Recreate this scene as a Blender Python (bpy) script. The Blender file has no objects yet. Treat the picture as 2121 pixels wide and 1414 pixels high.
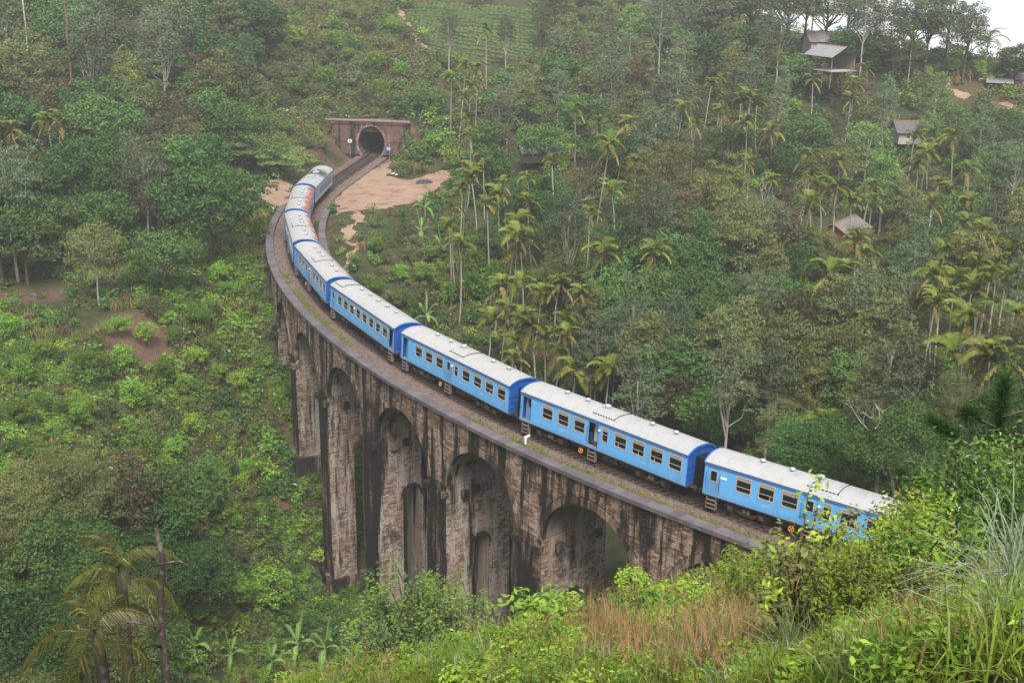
import bpy, math, random
import numpy as np
from mathutils import Matrix, Vector

# ------------------------------------------------------------------ camera, sky, sun, exposure
scene = bpy.context.scene
FOC, PITCH, ROLL, CAMH = 2448.42, 0.315432, 0.0198186, 36.8653       # focal length in photo pixels (2121 wide)
FW = np.array([0, math.cos(PITCH), -math.sin(PITCH)])
_up = np.array([0, math.sin(PITCH), math.cos(PITCH)])
_rt = np.array([1.0, 0, 0])
RT = _rt * math.cos(ROLL) + _up * math.sin(ROLL)
UP = _up * math.cos(ROLL) - _rt * math.sin(ROLL)
CAM = np.array([0, 0, CAMH])
cam_data = bpy.data.cameras.new('camera')
cam_data.sensor_width = 36.0
cam_data.lens = FOC * 36.0 / 2121.0
cam_data.clip_start = 0.1
cam_data.clip_end = 6000
cam = bpy.data.objects.new('camera', cam_data)
scene.collection.objects.link(cam)
cam.matrix_world = Matrix([[RT[0], UP[0], -FW[0], 0], [RT[1], UP[1], -FW[1], 0], [RT[2], UP[2], -FW[2], CAMH], [0, 0, 0, 1]])
scene.camera = cam

SUN_EL, SUN_AZ = math.radians(56), math.radians(172)     # high soft sun behind cloud, behind the viewer
world = bpy.data.worlds.new('World')
scene.world = world
world.use_nodes = True
wn = world.node_tree
wn.nodes.clear()
sky = wn.nodes.new('ShaderNodeTexSky')
sky.sky_type = 'NISHITA'
sky.sun_disc = False
sky.sun_elevation = SUN_EL
sky.sun_rotation = SUN_AZ
sky.dust_density = 4.0
sky.air_density = 1.0
hsv = wn.nodes.new('ShaderNodeHueSaturation')
hsv.inputs['Saturation'].default_value = 0.16           # cloud cover takes the blue out of the sky
bg = wn.nodes.new('ShaderNodeBackground')
bg.inputs['Strength'].default_value = 0.065
wo = wn.nodes.new('ShaderNodeOutputWorld')
wn.links.new(sky.outputs[0], hsv.inputs['Color'])
wn.links.new(hsv.outputs[0], bg.inputs['Color'])
wn.links.new(bg.outputs[0], wo.inputs['Surface'])
sun_data = bpy.data.lights.new('sun', 'SUN')
sun_data.energy = 1.5
sun_data.angle = math.radians(24)
sun_data.color = (1.0, 0.96, 0.9)
sun = bpy.data.objects.new('sun', sun_data)
scene.collection.objects.link(sun)
_sd = Vector((math.sin(SUN_AZ) * math.cos(SUN_EL), math.cos(SUN_AZ) * math.cos(SUN_EL), math.sin(SUN_EL)))
sun.rotation_euler = _sd.to_track_quat('Z', 'Y').to_euler()
scene.view_settings.view_transform = 'Standard'
scene.view_settings.look = 'None'
scene.view_settings.gamma = 1.0
scene.view_settings.exposure = 1.76
cy = scene.cycles
cy.max_bounces = 5
cy.diffuse_bounces = 2
cy.glossy_bounces = 2
cy.transmission_bounces = 3
cy.transparent_max_bounces = 8
cy.volume_bounces = 1
cy.use_denoising = True
cy.caustics_reflective = False
cy.caustics_refractive = False
HAZE_DENSITY = 0.00042

# ------------------------------------------------------------------ helpers
rng = np.random.default_rng(7)
COL = scene.collection

def ray(px, py):
    return FW * FOC + RT * (px - 1060.5) - UP * (py - 707.0)

def proj(P):
    d = np.asarray(P, float) - CAM
    z = d @ FW
    return 1060.5 + FOC * (d @ RT) / z, 707.0 - FOC * (d @ UP) / z, z

def tag(o, label=None, cat=None, group=None, kind=None):
    if label: o['label'] = label
    if cat: o['category'] = cat
    if group: o['group'] = group
    if kind: o['kind'] = kind
    return o

class MB:
    """collects vertices and faces; build() gives one mesh"""
    def __init__(self):
        self.v = []; self.f = []; self.m = []; self.n = 0
    def add(self, V, F, m=0):
        V = np.asarray(V, float).reshape(-1, 3)
        F = np.asarray(F, int)
        if F.ndim == 1: F = F.reshape(1, -1)
        self.v.append(V); self.f.append(F + self.n); self.m.append(np.full(len(F), m)); self.n += len(V)
        return self
    def box(self, c, s, R=None, m=0):
        c = np.asarray(c, float); h = np.asarray(s, float) / 2
        V = np.array([[x, y, z] for x in (-1, 1) for y in (-1, 1) for z in (-1, 1)], float) * h
        if R is not None: V = V @ np.asarray(R).T
        return self.add(V + c, [[0, 1, 3, 2], [4, 6, 7, 5], [0, 4, 5, 1], [2, 3, 7, 6], [0, 2, 6, 4], [1, 5, 7, 3]], m)
    def tube(self, pts, rad, n=6, m=0, cap=True):
        pts = np.asarray(pts, float); k = len(pts)
        rad = np.broadcast_to(np.asarray(rad, float), (k,))
        T = np.gradient(pts, axis=0)
        T /= np.linalg.norm(T, axis=1)[:, None] + 1e-9
        a = np.array([0, 0, 1.0]) if abs(T[0][2]) < 0.9 else np.array([1.0, 0, 0])
        V = []
        th = np.arange(n) * 2 * np.pi / n
        for i in range(k):
            u = np.cross(T[i], a); u /= np.linalg.norm(u) + 1e-9
            w = np.cross(T[i], u)
            V.append(pts[i] + rad[i] * (np.cos(th)[:, None] * u + np.sin(th)[:, None] * w))
        F = [[i * n + j, i * n + (j + 1) % n, (i + 1) * n + (j + 1) % n, (i + 1) * n + j] for i in range(k - 1) for j in range(n)]
        self.add(np.concatenate(V), F, m)
        if cap:
            base = self.n - n * k
            self.f.append(np.array([[base + (k - 1) * n + j for j in range(n)]])); self.m.append(np.array([m]))
            self.f.append(np.array([[base + j for j in reversed(range(n))]])); self.m.append(np.array([m]))
        return self
    def lathe(self, prof, n=12, c=(0, 0, 0), m=0, axis='z'):
        prof = np.asarray(prof, float); k = len(prof)
        th = np.arange(n) * 2 * np.pi / n
        V = np.concatenate([np.stack([r * np.cos(th), r * np.sin(th), np.full(n, z)], 1) for r, z in prof])
        if axis == 'y': V = V[:, [0, 2, 1]]
        if axis == 'x': V = V[:, [2, 0, 1]]
        F = [[i * n + j, i * n + (j + 1) % n, (i + 1) * n + (j + 1) % n, (i + 1) * n + j] for i in range(k - 1) for j in range(n)]
        self.add(V + np.asarray(c), F, m)
        b = self.n - n * k
        self.f.append(np.array([[b + (k - 1) * n + j for j in range(n)]])); self.m.append(np.array([m]))
        self.f.append(np.array([[b + j for j in reversed(range(n))]])); self.m.append(np.array([m]))
        return self
    def build(self, name, mats, smooth=False):
        V = np.concatenate(self.v) if self.v else np.zeros((0, 3))
        me = bpy.data.meshes.new(name)
        ls, lt, lo = [], [], []
        pos = 0
        for F in self.f:
            k = F.shape[1]
            ls.append(pos + np.arange(len(F)) * k); lt.append(np.full(len(F), k)); lo.append(F.ravel()); pos += F.size
        me.vertices.add(len(V)); me.vertices.foreach_set('co', V.ravel().astype(np.float32))
        me.loops.add(pos); me.loops.foreach_set('vertex_index', np.concatenate(lo).astype(np.int32))
        ls = np.concatenate(ls)
        me.polygons.add(len(ls)); me.polygons.foreach_set('loop_start', ls.astype(np.int32))
        try: me.polygons.foreach_set('loop_total', np.concatenate(lt).astype(np.int32))
        except Exception: pass
        me.polygons.foreach_set('material_index', np.concatenate(self.m).astype(np.int32))
        me.polygons.foreach_set('use_smooth', np.full(len(ls), bool(smooth)))
        for mt in (mats if isinstance(mats, (list, tuple)) else [mats]): me.materials.append(mt)
        me.update(calc_edges=True)
        return me

def obj(name, me, parent=None, loc=None, rot=None, scale=None, mw=None):
    o = bpy.data.objects.new(name, me)
    COL.objects.link(o)
    if parent is not None: o.parent = parent
    if mw is not None: o.matrix_world = mw
    if loc is not None: o.location = [float(q) for q in loc]
    if rot is not None: o.rotation_euler = [float(q) for q in rot]
    if scale is not None: o.scale = (scale,) * 3 if np.isscalar(scale) else [float(q) for q in scale]
    return o

# ------------------------------------------------------------------ materials
def mat(name, rough=0.6, spec=0.3, metal=0.0):
    m = bpy.data.materials.new(name); m.use_nodes = True
    nt = m.node_tree; b = nt.nodes['Principled BSDF']
    b.inputs['Roughness'].default_value = rough
    b.inputs['Specular IOR Level'].default_value = spec
    b.inputs['Metallic'].default_value = metal
    return m, nt, b

def N(nt, t, **kw):
    n = nt.nodes.new(t)
    for k, v in kw.items():
        if k.startswith('_'): setattr(n, k[1:], v)
        else: n.inputs[k.replace('__', ' ')].default_value = v
    return n

def mixc(nt, fac, a, b, blend='MIX'):
    n = nt.nodes.new('ShaderNodeMix'); n.data_type = 'RGBA'; n.blend_type = blend
    for sock, val in ((n.inputs[0], fac), (n.inputs[6], a), (n.inputs[7], b)):
        if hasattr(val, 'node'): nt.links.new(val, sock)
        elif np.isscalar(val): sock.default_value = val
        else: sock.default_value = (*val, 1)
    return n.outputs[2]

def ramp(nt, fac, lo, hi):
    n = nt.nodes.new('ShaderNodeMapRange'); n.clamp = True
    n.inputs['From Min'].default_value = lo; n.inputs['From Max'].default_value = hi
    nt.links.new(fac, n.inputs['Value'])
    return n.outputs[0]

def noise(nt, scale, detail=4, rough=0.6, sc=(1, 1, 1), coord='pos', off=(0, 0, 0)):
    if coord == 'pos':
        g = nt.nodes.new('ShaderNodeNewGeometry'); src = g.outputs['Position']
    else:
        g = nt.nodes.new('ShaderNodeTexCoord'); src = g.outputs['Object']
    mp = nt.nodes.new('ShaderNodeMapping'); mp.inputs['Scale'].default_value = sc; mp.inputs['Location'].default_value = off
    nt.links.new(src, mp.inputs[0])
    n = nt.nodes.new('ShaderNodeTexNoise'); n.inputs['Scale'].default_value = scale
    n.inputs['Detail'].default_value = detail; n.inputs['Roughness'].default_value = rough
    nt.links.new(mp.outputs[0], n.inputs['Vector'])
    return n.outputs['Fac']

def bump(nt, b, fac, strength=0.4, dist=0.05):
    n = nt.nodes.new('ShaderNodeBump'); n.inputs['Strength'].default_value = strength; n.inputs['Distance'].default_value = dist
    nt.links.new(fac, n.inputs['Height']); nt.links.new(n.outputs[0], b.inputs['Normal'])

def plain(name, col, rough=0.6, spec=0.3, metal=0.0, var=0.25, scale=3.0, sc=(1, 1, 1), coord='pos', dirt=None, dlo=0.5, dhi=0.75):
    m, nt, b = mat(name, rough, spec, metal)
    f = noise(nt, scale, 5, 0.65, sc, coord)
    c = mixc(nt, f, [q * (1 - var) for q in col], [min(1, q * (1 + var)) for q in col])
    if dirt is not None:
        f2 = ramp(nt, noise(nt, scale * 0.6, 6, 0.7, sc, coord, (7, 3, 1)), dlo, dhi)
        c = mixc(nt, f2, c, dirt)
    nt.links.new(c, b.inputs['Base Color'])
    return m

def leafmat(name, col, col2, trans=0.25, rough=0.55, hue=0.03, spec=0.14, objvar=0.4):
    """leaf: colour varies from leaf to leaf and from plant to plant, some light passes through"""
    m, nt, b = mat(name, rough, spec)
    g = nt.nodes.new('ShaderNodeNewGeometry'); oi = nt.nodes.new('ShaderNodeObjectInfo')
    c = mixc(nt, g.outputs['Random Per Island'], col, col2)
    h = nt.nodes.new('ShaderNodeHueSaturation')
    mr = nt.nodes.new('ShaderNodeMapRange'); mr.inputs['To Min'].default_value = 0.5 - hue; mr.inputs['To Max'].default_value = 0.5 + hue * 0.2
    nt.links.new(oi.outputs['Random'], mr.inputs['Value']); nt.links.new(mr.outputs[0], h.inputs['Hue'])
    wn_ = nt.nodes.new('ShaderNodeTexWhiteNoise'); wn_.noise_dimensions = '1D'; nt.links.new(oi.outputs['Random'], wn_.inputs['W'])
    mv = nt.nodes.new('ShaderNodeMapRange'); mv.inputs['To Min'].default_value = 1 - objvar; mv.inputs['To Max'].default_value = 1 + objvar
    nt.links.new(wn_.outputs['Value'], mv.inputs['Value']); nt.links.new(mv.outputs[0], h.inputs['Value'])
    nt.links.new(c, h.inputs['Color']); nt.links.new(h.outputs[0], b.inputs['Base Color'])
    if trans > 0:
        t = nt.nodes.new('ShaderNodeBsdfTranslucent'); nt.links.new(h.outputs[0], t.inputs['Color'])
        mx = nt.nodes.new('ShaderNodeMixShader'); mx.inputs[0].default_value = trans
        nt.links.new(b.outputs[0], mx.inputs[1]); nt.links.new(t.outputs[0], mx.inputs[2])
        nt.links.new(mx.outputs[0], nt.nodes['Material Output'].inputs['Surface'])
    return m

# ------------------------------------------------------------------ the line of the railway
TCX, TCY, TR, TA0, CANT = 108.5116, 181.2893, 140.2841, 4.0997574, 0.062155
S_ARC = 150.0                                            # the curve ends here, then straight into the tunnel
def track(s):
    """centre line point, heading (away from the viewer) at arc length s"""
    s = np.asarray(s, float)
    a = TA0 - np.minimum(s, S_ARC) / TR
    x, y = TCX + TR * np.cos(a), TCY + TR * np.sin(a)
    tx, ty = np.sin(a), -np.cos(a)
    e = np.maximum(s - S_ARC, 0)
    return x + tx * e, y + ty * e, tx, ty

def tpt(s, off, z):
    """point beside the track: off is positive to the outside of the curve (towards the viewer)"""
    x, y, tx, ty = track(s)
    return np.stack(np.broadcast_arrays(x - ty * off, y + tx * off, np.asarray(z, float)), -1)

def track_rs(x, y):
    """arc length and outward offset of a point"""
    x = np.asarray(x, float); y = np.asarray(y, float)
    dx, dy = x - TCX, y - TCY
    s = (TA0 - (np.arctan2(dy, dx) % (2 * np.pi))) * TR
    off = np.hypot(dx, dy) - TR
    X, Y, tx, ty = track(S_ARC)
    e = (x - X) * tx + (y - Y) * ty
    o2 = -(x - X) * ty + (y - Y) * tx
    m = (e > 0) & (np.abs(o2) < 60)
    return np.where(m, S_ARC + e, s), np.where(m, o2, off)
V0, V1 = 2.0, 121.5                                      # the viaduct from end to end
S_PORTAL = 179.6

# ------------------------------------------------------------------ terrain
CP = np.array([
 # the viewer's hillside
 (0,0,35.2),(0,-18,41),(25,-15,42),(-25,-15,34),(60,-10,45),(-60,-10,22),
 (2.2,5.5,33.5),(3.6,8.5,31.9),(6,9,32.2),(1.2,8,31.0),(8.5,14,28.9),(4,12,29.5),(-3,14,27.0),(10,22,24.6),(0,25,21.0),(-6,24,20.0),(20,20,27),(-14,25,13.5),(-30,25,4),
 (9,35,17.4),(3,40,12.6),(-5,34,13.8),(20,40,17.5),(35,40,20),(14,54,7.5),(18,60,4.2),(30,55,5.5),(45,60,4.5),(60,50,12),
 (6,58,2.5),(0,57,-0.5),(-9,49,2.5),(-9,44,5.3),(-16,45,1.0),(-20,52,-8),(-40,52,-14),(-70,60,-10),
 (8,71,-6),(4,74,-10),(-2,76,-14),(-8,80,-24),(-17,84,-29),(-32,78,-21),
 # the valley under and left of the viaduct
 (-15,105,-31),(-20.5,115.5,-29),(-25,125,-21),(-28,134,-14),(-30.5,145,-7.5),(-31.5,155,-3.2),(-7,94,-27),(1.6,83.5,-15.5),(9,76,-8.5),
 (-30.5,113,-19),(-24.7,109,-27),(-38.9,95,-10.2),(-43,108,-8.7),(-42.4,130,-6.2),(-37,138,-6),(-36,160,-0.6),
 (-57,140,-5.5),(-66,165,-3),(-75,110,-5),(-100,140,2),(-47,205,2.5),(-60,185,0),(-90,200,7),
 (-74,245,13),(-113,300,24),(-46.6,250,17.8),(-52,286,26.5),(-140,220,20),(-160,320,38),
 # the tunnel hill and tea slope
 (-38,232,7.0),(-28,231,7.0),(-18,231,6.8),(-28,245,13.6),(-23,275,20.6),(-6.6,280,20.3),(-6,262,14.7),(-10,232,6.2),
 (-25,305,27),(0,320,27.5),(-10,380,38),(-60,400,46),
 # the clearing and the slope inside the curve
 (-20,205,-0.4),(-12,205,-0.2),(-11.4,213,0.0),(-13.7,186,-0.5),(-7.4,163,-2.4),(-20,172,-0.6),(-12.8,148,-6),(-21,150,-1.2),
 (-15,130,-13),(-3,124,-15),(5,108,-21),(-4,105,-27),(12,95,-14),(22,84,-6),(18,112,-12),(10,140,-8),
 (30,78,-1.5),(42,93,-1.5),(41,117,-4),(34,147,-4.5),(53,180,-4),(20,165,-2.5),(3.4,208,3.4),(30,220,4.6),(31,180,-0.5),
 (26,281,17),(55,315,24),(65,262,19),(77,232,7),(85,243,14.5),(94,237,13.2),(104,245,15.5),(100,262,18),(80,270,19),
 (75,200,0),(110,200,2),(90,150,-2),(80,110,1),(80,80,6),(130,140,0),(140,230,8),
 # beyond the right ridge the ground falls away into cloud
 (110,300,5),(90,330,2),(150,300,-5),(150,380,-25),(60,400,8),(220,250,-15),(200,150,-5),(180,60,10),
 (-200,100,30),(-200,250,45),(-200,400,60),(-80,500,55),(50,520,20),(200,500,-40),(300,350,-40),(300,150,-25),(300,0,0),
 (-150,0,10),(-250,0,30),(100,-80,50),(0,-100,60),(-120,-100,40),(250,-120,30)], float)
# thin-plate fit
def _tps(r2): return 0.5 * r2 * np.log(r2 + 1e-6)
_d2 = ((CP[:, None, :2] - CP[None, :, :2]) ** 2).sum(-1) / 1e4
_n = len(CP)
_A = np.zeros((_n + 3, _n + 3))
_A[:_n, :_n] = _tps(_d2) + np.eye(_n) * 2e-4
_P = np.c_[np.ones(_n), CP[:, :2] / 100]
_A[:_n, _n:] = _P; _A[_n:, :_n] = _P.T
_w = np.linalg.solve(_A, np.r_[CP[:, 2], 0, 0, 0])
def _ss(t): t = np.clip(t, 0, 1); return t * t * (3 - 2 * t)
def _vn(x, y, sc, seed):
    """cheap smooth value noise in -1..1"""
    x = x / sc; y = y / sc
    xi, yi = np.floor(x), np.floor(y); fx, fy = _ss(x - xi), _ss(y - yi)
    def h(a, b):
        t = np.sin(a * 127.1 + b * 311.7 + seed * 74.7) * 43758.5453
        return (t - np.floor(t)) * 2 - 1
    return (h(xi, yi) * (1 - fx) + h(xi + 1, yi) * fx) * (1 - fy) + (h(xi, yi + 1) * (1 - fx) + h(xi + 1, yi + 1) * fx) * fy

def gz(x, y):
    """height of the ground"""
    x = np.atleast_1d(np.asarray(x, float)); y = np.atleast_1d(np.asarray(y, float))
    shp = np.broadcast(x, y).shape
    x = np.broadcast_to(x, shp).ravel(); y = np.broadcast_to(y, shp).ravel()
    cx_, cy_ = 30.0, 190.0
    dist = np.hypot(x - cx_, y - cy_)
    k = np.where(dist > 330, (330 + (1 - np.exp(-(dist - 330) / 60)) * 60) / np.maximum(dist, 1), 1.0)
    xe, ye = cx_ + (x - cx_) * k, cy_ + (y - cy_) * k
    z = np.empty(len(x))
    for i in range(0, len(x), 20000):
        sl = slice(i, i + 20000)
        d2 = ((xe[sl, None] - CP[None, :, 0]) ** 2 + (ye[sl, None] - CP[None, :, 1]) ** 2) / 1e4
        z[sl] = _tps(d2) @ _w[:_n] + _w[_n] + _w[_n + 1] * xe[sl] / 100 + _w[_n + 2] * ye[sl] / 100
    z = np.clip(z, -60, 75)
    near = _ss((np.hypot(x, y) - 4) / 25)
    z = z + near * (_vn(x, y, 9, 1) * 0.55 + _vn(x, y, 4, 2) * 0.25 + _vn(x, y, 25, 3) * 0.7)
    # the railway corridor outside the viaduct and the cutting to the tunnel
    s, off = track_rs(x, y)
    ao = np.abs(off)
    ends = np.maximum(_ss((V0 + 6 - s) / 6.0), _ss((s - V1 + 4) / 8.0)) * (s > -70) * (s < S_PORTAL + 14)
    wl = np.where(off > 0, 3.6, 3.6)
    fac = ends * (1 - _ss((ao - wl) / np.where(s > 100, 5.5, 4.0)))
    z = z * (1 - fac) + (-0.62) * fac
    # nothing rises above the masonry along the viaduct
    on = (s > V0 - 1) & (s < V1 + 2)
    z = np.where(on & (ao < 5.2), np.minimum(z, -0.8), z)
    # the cutting in front of the portal: banks climb away from the mouth on both sides
    fr = _ss((s - (S_PORTAL - 15)) / 6.0) * (s < S_PORTAL + 0.4)
    z = np.where((fr > 0) & (ao < 12), np.minimum(z, z * (1 - fr) + fr * np.maximum(-0.62, (ao - 3.4) * (0.62 + 0.48 * _ss((s - S_PORTAL + 8) / 8)))), z)
    # behind the portal wall the hill starts above the tunnel roof
    hole = (s > S_PORTAL + 0.3) & (s < S_PORTAL + 60) & (ao < 14)
    z = np.where(hole, np.maximum(z, 6.35 + 0.28 * np.minimum(s - S_PORTAL, 30)), z)
    return z.reshape(shp)

def gz1(x, y): return float(gz(x, y)[0])

GH = gz
def hit_many(px, py, h=0.0, tmin=5, tmax=430, n=520):
    """first point on each viewing ray that is h above the ground: (N,3) feet, (N,) depth; nan where none"""
    px = np.atleast_1d(np.asarray(px, float)); py = np.atleast_1d(np.asarray(py, float)); h = np.broadcast_to(np.asarray(h, float), px.shape)
    d = (FW * FOC + RT * (px[:, None] - 1060.5) - UP * (py[:, None] - 707.0)) / FOC
    t = np.geomspace(tmin, tmax, n)
    X = d[:, 0, None] * t; Y = d[:, 1, None] * t; Z = CAMH + d[:, 2, None] * t
    e = Z - GH(X, Y) - h[:, None]
    cr = (e[:, :-1] >= 0) & (e[:, 1:] < 0)
    i = np.argmax(cr, axis=1) + 1; ok = cr.any(1)
    r = np.arange(len(px)); i0 = np.maximum(i - 1, 0)
    f = np.clip(e[r, i0] / (e[r, i0] - e[r, i] + 1e-9), 0, 1); tt = t[i0] + (t[i] - t[i0]) * f
    P = np.stack([d[:, 0] * tt, d[:, 1] * tt, CAMH + d[:, 2] * tt - h], 1)
    P[~ok] = np.nan
    return P, np.where(ok, tt, np.nan)

def hit_ground(px, py):
    P, t = hit_many(px, py)
    return None if np.isnan(t[0]) else P[0]

def stand(px, py, h, tmin=10):
    """where a plant h metres tall stands whose top is seen at photo pixel (px, py): foot and depth"""
    P, t = hit_many(px, py, h, tmin)
    return None if np.isnan(t[0]) else (P[0], float(t[0]))

# ------------------------------------------------------------------ ground sheet
def _axis(a, b, step, far):
    core = list(np.arange(a, b + 0.01, step))
    lo, hi, st = [], [], step
    p, q = core[0], core[-1]
    while p > -far or q < far:
        st *= 1.35
        p -= st; q += st
        lo.append(p); hi.append(q)
    return np.array(lo[::-1] + core + hi)
GX, GY = _axis(-132, 172, 1.6, 1500), _axis(-34, 372, 1.6, 1500)
_X, _Y = np.meshgrid(GX, GY, indexing='xy')
GZ = gz(_X, _Y)
def gm(x, y):
    """height of the ground mesh itself (bilinear)"""
    x = np.asarray(x, float); y = np.asarray(y, float)
    i = np.clip(np.searchsorted(GX, x) - 1, 0, len(GX) - 2); j = np.clip(np.searchsorted(GY, y) - 1, 0, len(GY) - 2)
    fx = (x - GX[i]) / (GX[i + 1] - GX[i]); fy = (y - GY[j]) / (GY[j + 1] - GY[j])
    return (GZ[j, i] * (1 - fx) + GZ[j, i + 1] * fx) * (1 - fy) + (GZ[j + 1, i] * (1 - fx) + GZ[j + 1, i + 1] * fx) * fy

GH = gm
m_ground, nt, b = mat('ground', 0.95, 0.1)
at = N(nt, 'ShaderNodeAttribute', _attribute_name='soil')
c1 = mixc(nt, ramp(nt, noise(nt, 0.35, 8, 0.7), 0.35, 0.65), (0.028, 0.038, 0.016), (0.065, 0.06, 0.03))
c1 = mixc(nt, ramp(nt, noise(nt, 2.2, 6, 0.7), 0.5, 0.7), c1, (0.05, 0.075, 0.022))
c2 = mixc(nt, noise(nt, 0.8, 8, 0.75), (0.075, 0.045, 0.034), (0.16, 0.09, 0.065))
sm = nt.nodes.new('ShaderNodeMath'); sm.operation = 'MULTIPLY_ADD'
nt.links.new(noise(nt, 0.6, 6, 0.7), sm.inputs[0]); sm.inputs[1].default_value = 1.2; 
sb_ = nt.nodes.new('ShaderNodeMath'); sb_.operation = 'ADD'; nt.links.new(at.outputs['Fac'], sb_.inputs[0]); sb_.inputs[1].default_value = -0.6
nt.links.new(sb_.outputs[0], sm.inputs[2])
nt.links.new(mixc(nt, ramp(nt, sm.outputs[0], 0.35, 0.75), c1, c2), b.inputs['Base Color'])
bump(nt, b, noise(nt, 3.0, 8, 0.7), 0.7, 0.3)

mb = MB()
nx, ny = len(GX), len(GY)
idx = np.arange(nx * ny).reshape(ny, nx)
_F = np.stack([idx[:-1, :-1], idx[:-1, 1:], idx[1:, 1:], idx[1:, :-1]], -1).reshape(-1, 4)
_sv, _ov = track_rs(_X.ravel(), _Y.ravel())
_fs, _fo = _sv[_F], _ov[_F]
_cut = (_fs.min(1) < S_PORTAL + 0.6) & (_fs.max(1) > S_PORTAL - 0.2) & (np.abs(_fo).min(1) < 7.0)
mb.add(np.stack([_X, _Y, GZ], -1).reshape(-1, 3), _F[~_cut])
# open the tunnel mouth: no ground skin just inside the portal
me = mb.build('ground', m_ground, smooth=True)
soil = np.zeros(nx * ny)
SOIL = [(300, 692, 6.5, 1.0), (250, 690, 4, 0.8), (20, 620, 5, 0.8), (110, 610, 4, 0.7), (690, 300, 3.5, 0.8), (655, 320, 4, 0.9), (845, 290, 4, 0.9), (820, 335, 3, 0.7),
        (780, 235, 9, 0.35), (560, 400, 7, 0.9), (600, 1030, 5, 0.7), (600, 1080, 4, 0.6), (590, 890, 4, 0.5), (900, 560, 5, 0.6), (1600, 650, 4, 0.7),
        (1945, 200, 6, 0.7), (2010, 190, 6, 0.55), (2060, 215, 5, 0.7), (1500, 245, 6, 0.6), (1640, 340, 6, 0.5), (700, 170, 14, 0.5), (1760, 530, 5, 0.7), (640, 240, 9, 0.45)]
V = np.stack([_X, _Y, GZ], -1).reshape(-1, 3)
for px, py, r, w_ in SOIL:
    P = hit_ground(px, py)
    if P is not None:
        soil = np.maximum(soil, w_ * np.exp(-((V[:, 0] - P[0]) ** 2 + (V[:, 1] - P[1]) ** 2) / (r * r)))
_s, _o = track_rs(V[:, 0], V[:, 1])
soil = np.maximum(soil, np.where((_s > 110) & (_s < S_PORTAL + 2) | (_s < V0 + 8) & (_s > -60), np.exp(-(_o / 4.5) ** 4), 0))
a_ = me.attributes.new('soil', 'FLOAT', 'POINT'); a_.data.foreach_set('value', soil.astype(np.float32))
tag(obj('ground', me), kind='structure')

def in_poly(x, y, poly):
    poly = np.asarray(poly, float); c = np.zeros(np.shape(x), bool)
    j = len(poly) - 1
    for i in range(len(poly)):
        xi, yi = poly[i]; xj, yj = poly[j]
        c ^= ((yi > y) != (yj > y)) & (x < (xj - xi) * (y - yi) / (yj - yi + 1e-12) + xi)
        j = i
    return c
def drape(name, polys, material, step=0.3, lift=0.05, jitter=0.8):
    """a sheet laid on the ground inside world polygons, with a ragged edge"""
    polys = [np.asarray(p) for p in polys]
    lo = np.min([p.min(0) for p in polys], 0) - 2; hi = np.max([p.max(0) for p in polys], 0) + 2
    xs, ys = np.arange(lo[0], hi[0], step), np.arange(lo[1], hi[1], step)
    X, Y = np.meshgrid(xs, ys)
    xx = X + jitter * _vn(X, Y, 1.7, 5) + jitter * 0.5 * _vn(X, Y, 0.8, 6); yy = Y + jitter * _vn(X, Y, 1.7, 8)
    ins = np.zeros(X.shape, bool)
    for p in polys: ins |= in_poly(xx, yy, p)
    q = ins[:-1, :-1] & ins[1:, :-1] & ins[:-1, 1:] & ins[1:, 1:]
    id_ = np.arange(X.size).reshape(X.shape)
    F = np.stack([id_[:-1, :-1][q], id_[:-1, 1:][q], id_[1:, 1:][q], id_[1:, :-1][q]], -1)
    use = np.unique(F); mp = np.zeros(X.size, int); mp[use] = np.arange(len(use))
    Z = gm(X, Y) + lift
    o = obj(name, MB().add(np.stack([X, Y, Z], -1).reshape(-1, 3)[use], mp[F]).build(name, material, True))
    return tag(o, kind='structure')
def pix_poly(pts, z=None):
    out = []
    for px, py in pts:
        if z is None: P = hit_ground(px, py)
        else:
            d = ray(px, py); P = CAM + d * ((z - CAMH) / d[2])
        out.append(P[:2])
    return np.array(out)
def ribbon(pts, w):
    p = pix_poly(pts); t = np.gradient(p, axis=0); t /= np.linalg.norm(t, axis=1)[:, None]
    n = np.stack([t[:, 1], -t[:, 0]], 1)
    return np.concatenate([p + n * w / 2, (p - n * w / 2)[::-1]])

m_dirt, nt, b = mat('red_dirt', 0.85, 0.25)
cc = mixc(nt, noise(nt, 0.5, 7, 0.7, (1, 2.5, 1)), (0.22, 0.135, 0.095), (0.34, 0.235, 0.175))
cc = mixc(nt, ramp(nt, noise(nt, 0.33, 7, 0.7, off=(4, 9, 0)), 0.54, 0.66), cc, (0.085, 0.085, 0.035))
cc = mixc(nt, ramp(nt, noise(nt, 0.5, 8, 0.75, (0.35, 2.2, 1), off=(2, 2, 0)), 0.5, 0.7), cc, (0.13, 0.075, 0.055))
nt.links.new(cc, b.inputs['Base Color']); bump(nt, b, noise(nt, 5, 6, 0.7), 0.4, 0.08)
CLEARING = pix_poly([(690, 446), (694, 405), (722, 378), (762, 350), (800, 331), (812, 336), (806, 362), (836, 368), (885, 360), (938, 346), (934, 374), (905, 402), (880, 418), (836, 426), (790, 434), (735, 438)], -0.3)
LEFTDIRT = pix_poly([(512, 398), (560, 384), (606, 385), (602, 402), (588, 428), (545, 424), (518, 412)], -0.3)
PATHS = [ribbon([(742, 436), (744, 455), (724, 478), (716, 495), (737, 510), (728, 535), (712, 556), (705, 570)], 1.5)]
drape('dirt_clearing', [CLEARING], m_dirt)
drape('dirt_lay_by', [LEFTDIRT], m_dirt)
drape('footpath', PATHS, m_dirt)
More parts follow.
